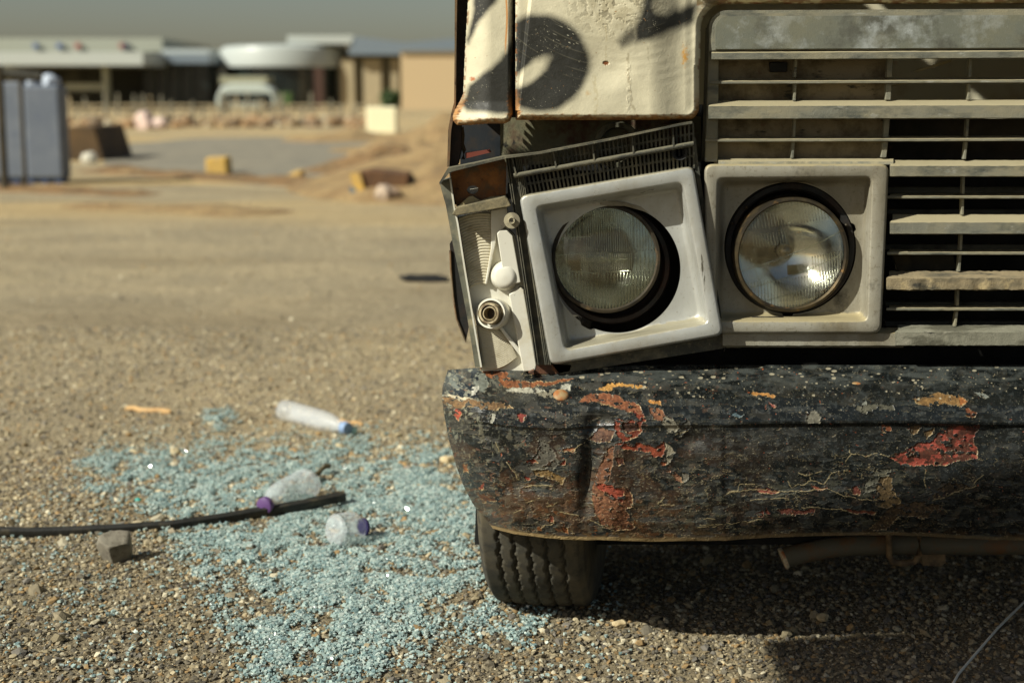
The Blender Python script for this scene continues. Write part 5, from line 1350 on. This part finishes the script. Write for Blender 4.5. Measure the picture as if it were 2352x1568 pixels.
mk('slat', lambda mb: sl_thin(mb, 2038, 573, 585, seed=9, taper=26))
def brk(x):
    return 6.0*math.exp(-((x-2150)/45)**2)*1.0
mk('slat', lambda mb: sl_wide(mb, 2036, 622, 638, 666, seed=10, sag=None, wob=.0022), wmat('flaking_grille_paint', (138, 124, 96), [((92, 86, 70), 30, .45, .6, (.4, 1, 1)), ((168, 150, 112), 40, .55, .68), ((60, 58, 50), 60, .6, .68, (.4, 1, 1))], .85, bmp=((300, .0008), (80, .0012))))
mk('slat', lambda mb: sl_thin(mb, 2036, 701, 713, seed=11, taper=24))
mk('lower_rail', lambda mb: sl_wide(mb, 2056, 746, 762, 794, seed=12, wob=.0012), wmat('peeling_lower_rail', (124, 122, 106), [((84, 82, 68), 20, .47, .58, (.4, 1, 1)), ((150, 146, 130), 26, .56, .66, (.4, 1, 1)), ((52, 52, 44), 44, .6, .66, (.4, 1, 1))], .8, bmp=((300, .0006), (60, .0010))))
mk('lower_rail', lambda mb: strip(mb, [(752, 2.33), (752, 2.30), (766, 2.275), (793, 2.274), (797, 2.28), (798, 2.33)], 1660, 2075, seed=13, wob=.001), M_silverdirty)
mk('side_frame', lambda mb: (mb.prism([(1629, 60), (1652, 60), (1649, 372), (1619, 372), (1622, 300)], 2.285, 2.33)), bevel=.002)
# uprights
for pts in ([(1829, 135), (1826, 178)], [(1827, 193), (1825, 232)], [(1826, 272), (1824, 316)], [(1823, 326), (1820, 364)], [(2045, 135), (2043, 178)], [(2042, 193), (2040, 230)], [(2038, 272), (2035, 316)], [(2034, 326), (2030, 362)], [(2230, 135), (2228, 178)], [(2227, 193), (2225, 230)], [(2224, 272), (2221, 316)], [(2220, 326), (2216, 366)],
            [(2214, 404), (2213, 446)], [(2212, 456), (2211, 494)], [(2209, 538), (2207, 576)], [(2206, 584), (2203, 624)], [(2201, 665), (2200, 703)], [(2199, 712), (2194, 750)],
            [(2420, 135), (2408, 750)], [(2640, 135), (2620, 750)]):
    mb = MB(); wd = 3.0 if pts[0][0] < 2300 else 4
    if abs(pts[0][0]-2040) < 12 and pts[1][1] < 370: wd = 6
    mb.prism([(pts[0][0]-wd, pts[0][1]), (pts[0][0]+wd, pts[0][1]), (pts[1][0]+wd, pts[1][1]), (pts[1][0]-wd, pts[1][1])], 2.290, 2.302)
    mb.build('upright', M_grille, g, bevel=.0008)
# dusty back plates in the upper left
M_back = wmat('dusty_back_plate', (128, 116, 92), [((84, 74, 54), 20, .45, .62), ((40, 38, 30), 40, .60, .66, (.3, 1, 1)), ((88, 72, 54), 30, .58, .7)], .9, bmp=((400, .0006),))
for (x0, y0, x1, y1) in [(1650, 138, 1826, 180), (1830, 138, 2041, 180), (1650, 193, 1824, 232), (1828, 193, 2038, 232), (1648, 272, 1822, 315), (1826, 272, 2034, 315), (1646, 326, 1820, 366), (1823, 326, 2032, 366)]:
    mb = MB(); mb.prism([(x0, y0-4), (x1, y0-4), (x1, y1+4), (x0, y1+4)], 2.312, 2.32); mb.build('back_plate', M_back, g)
mb = MB(); mb.prism([(1768, 143), (1810, 143), (1808, 166), (1768, 166)], 2.305, 2.312); mb.build('clip_hole', M_dark, g, bevel=.002)
M_back2 = wmat('dark_back_plate', (52, 46, 36), [((30, 28, 22), 8, .45, .62), ((70, 50, 36), 20, .60, .7)], .9)
mb = MB()
mb.prism([(2046, 274), (2620, 272), (2620, 366), (2040, 366)], 2.372, 2.38)
mb.build('shroud', M_back2, g)
mb = MB(); mb.prism([(2092, 165), (2188, 136), (2184, 143), (2108, 166)], 2.345, 2.348); mb.prism([(2044, 198), (2088, 188), (2088, 191), (2046, 200)], 2.345, 2.348); mb.build('broken_strip', wmat('pale_strip', (170, 158, 124), (), .8), g)
mb = MB()
for i, (y, d) in enumerate(((430, 30), (482, 20), (562, 24), (694, 22), (738, 24))):
    mb.prism([(2034, y), (XR, y), (XR, y+d*.45), (2034, y+d*.45)], 2.352, 2.37)
mb.build('cooling_fins', wmat('dark_fins', (72, 71, 62), [((44, 42, 36), 20, .45, .65)], .8), g)
mb = MB(); mb.prism([(2050, 586), (2190, 586), (2196, 616), (2160, 630), (2100, 624), (2062, 622)], 2.352, 2.36); mb.build('broken_bracket', wmat('brown_black_plastic', (54, 48, 36), [((80, 70, 50), 20, .5, .65)], .85), g, bevel=.001)

# ------------------------------------------------------------------ wheel
def wheel(cx_, cy_, steer, rearw=False):
    e = bpy.data.objects.new('wheel', None); COL.objects.link(e); e.parent = truck; R = .27; W = .172
    e.location = Vector((cx_, cy_, R-.010))-truck.location; e.rotation_euler = (0, 0, steer)
    nt_, nw = 620, 150
    # cross section: s from 0 (outer bead) to 1 (inner bead)
    tt = np.linspace(0, 1, nw)
    sx = np.interp(tt, [0, .10, .20, .28, .34, .66, .72, .80, .90, 1], [-.42, -.52, -.535, -.515, -.46, .46, .515, .535, .52, .42])*W
    sr = np.interp(tt, [0, .10, .20, .28, .34, .42, .5, .58, .66, .72, .80, .90, 1], [-.165, -.11, -.050, -.018, -.0055, -.002, 0, -.002, -.0055, -.018, -.050, -.11, -.165])
    th = np.arange(nt_+1)*2*np.pi/nt_
    TH, TT = np.meshgrid(th, tt, indexing='ij')
    SX = np.repeat(sx[None], nt_+1, 0); SR = np.repeat(sr[None], nt_+1, 0)
    zig = .0024*(2*np.abs(((TH*52/(2*np.pi)) % 1)-.5)*2-1)
    dep = np.zeros_like(SX)
    for k, gx in enumerate((-.052, -.026, .001, .028, .056)):
        d_ = np.abs(SX-(gx+zig)); dep = np.maximum(dep, .0085*sstep(.0032, .0014, d_))
    SR = SR-dep*(np.abs(SX) < W*.48)
    SX = SX+0
    Rr = R+SR
    Pw = np.stack([SX, -Rr*np.sin(TH), -Rr*np.cos(TH)], -1)
    # flattened foot
    Pw[..., 2] = np.where(Pw[..., 2] < -R+.012, -R+.012+(Pw[..., 2]+R-.012)*.25, Pw[..., 2])
    V = Pw.reshape(-1, 3); idx = np.arange((nt_+1)*nw).reshape(nt_+1, nw)
    q = np.stack([idx[:-1, :-1], idx[:-1, 1:], idx[1:, 1:], idx[1:, :-1]], -1).reshape(-1, 4)
    rawmesh('tyre', V, q, None, M_rubber, e)
    mb = MB(); rr_ = .140
    mb.lathe((0, 0, 0), (-1, 0, 0), [(rr_, .088), (rr_+.006, .094), (rr_-.012, .085), (rr_-.02, .03), (rr_-.06, .02), (.09, .03), (.075, .055), (.0005, .058)], 48)
    mb.lathe((0, 0, 0), (1, 0, 0), [(rr_, .088), (rr_+.006, .094), (rr_-.012, .085), (rr_-.02, .03), (rr_-.06, .02), (.06, .02), (.0005, .02)], 48)
    me_o = mb.build('rim', M_rust, None, smooth=True, angle=40); me_o.parent = e
    return e
wheel(.072, 2.515, math.radians(-10))
wheel(1.62, 2.572, math.radians(-10)); wheel(.075, 5.0, 0); wheel(1.625, 5.0, 0)
# under the bumper: crossmember pipe, spring hanger, chassis rails, axle
def P3(mb, pts, r, n=14): mb.tube(pts, r, n)
mb = MB(); Yq = 2.46
pp = [U(x, y, Yq) for x, y in [(1797, 1283), (1812, 1277), (1850, 1268), (1900, 1258), (1960, 1252), (2040, 1250), (2200, 1250), (2600, 1250), (3300, 1250)]]
mb.tube(pp, .0185, 20); mb.build('cross_pipe', wmat('dark_steel', (104, 98, 82), [((124, 92, 62), 20, .5, .65), ((96, 92, 78), 12, .55, .7)], .7, bmp=((200, .0006),)), truck, smooth=True, angle=50)
mb = MB(); d = pp[0]-pp[1]; mb.lathe(pp[0]-d*.3, tuple(d), [(.0175, -.004), (.0200, .0), (.0200, .004), (.0165, .005), (.0160, -.002), (.0160, -.02), (.0004, -.02)], 28); mb.build('pipe_collar', wmat('cream_collar', (240, 222, 184), [((190, 110, 60), 30, .5, .65)], .6), truck, smooth=True, angle=40)
mb = MB(); mb.tube([U(x, y, 2.43) for x, y in [(2042, 1225), (2042, 1275), (2050, 1289), (2070, 1293), (2100, 1290), (2112, 1275), (2112, 1225)]], .006, 8)
mb.prism([(2110, 1235), (2170, 1235), (2172, 1292), (2160, 1300), (2120, 1298)], 2.45, 2.50); mb.build('spring_hanger', wmat('hanger_steel', (140, 116, 84), [((84, 70, 54), 20, .45, .6)], .8), truck, smooth=True, angle=50)
mb = MB()
for x in (.42, 1.24): mb.rng((x, 2.42, .33), (x+.07, 6.0, .42))
mb.rng((.49, 2.425, .335), (1.24, 2.47, .415)); mb.build('chassis', M_dark, truck, bevel=.004)
mb = MB(); mb.tube([(.12, 2.55, .27), (.3, 2.58, .25), (1.4, 2.58, .25), (1.58, 2.58, .27)], .04, 12); mb.tube([(.17, 5, .36), (1.53, 5, .36)], .06, 12); mb.build('axle', M_dark, truck, smooth=True, angle=50)
mb = MB(); mb.rng((.50, 2.6, .43), (1.2, 3.3, .8)); mb.build('engine', M_dark, truck, bevel=.03)
# the rest of the cab and body
mb = MB(); YB = 2.47; ztop = 2.05; zw = 1.30
mb.rng((-.085, YB, .70), (-.055, 2.52, 1.30)); 
mb.rng((-.075, 2.95, .48), (-.055, 3.95, 1.30)); mb.rng((1.76, 2.95, .48), (1.78, 3.95, 1.30)); mb.rng((1.76, YB, .48), (1.79, 2.52, 1.30))
mb.rng((-.075, 2.45, .80), (-.055, 2.95, 1.30)); mb.rng((1.76, 2.45, .80), (1.78, 2.95, 1.30)); mb.rng((-.07, 3.93, .48), (1.77, 3.95, ztop)); mb.rng((-.05, 2.62, ztop), (1.75, 3.96, ztop+.04))
for x in (-.07, 1.71):
    mb.tube([(x+.03, 2.34, zw), (x+.05, 2.66, ztop)], .035, 8); mb.tube([(x+.03, 3.2, zw), (x+.03, 3.2, ztop)], .03, 8); mb.tube([(x+.03, 3.9, zw), (x+.03, 3.9, ztop)], .03, 8)
mb.rng((-.06, 2.262, 1.28), (1.76, 3.1, 1.31))  # shelf over the nose, lengthened backwards to block stray sun
mb.build('cab', M_cab, truck, bevel=.006)
mb = MB(); mb.add([(-.02, 2.36, zw), (1.72, 2.36, zw), (1.70, 2.66, ztop), (0, 2.66, ztop), (-.02, 2.366, zw), (1.72, 2.366, zw), (1.70, 2.666, ztop), (0, 2.666, ztop)], [(0,1,2,3),(7,6,5,4),(0,4,5,1),(1,5,6,2),(2,6,7,3),(3,7,4,0)])
mb.build('windscreen', wmat('dark_window_glass', (24, 28, 28), (), .1), truck)
mb = MB()
for x in (-.064, 1.766): mb.rng((x, 2.75, zw), (x+.005, 3.9, ztop-.02))
mb.build('side_window', wmat('dark_window_glass', (24, 28, 28), (), .1), truck)
mb = MB(); mb.rng((-.1, 4.05, .78), (1.80, 6.3, .84)); mb.rng((-.1, 4.05, .84), (-.07, 6.3, 1.25)); mb.rng((1.77, 4.05, .84), (1.80, 6.3, 1.25)); mb.rng((-.07, 4.05, .84), (1.77, 4.08, 1.6)); mb.rng((-.07, 6.27, .84), (1.77, 6.3, 1.25)); mb.build('cargo_bed', M_rust, truck, bevel=.005)
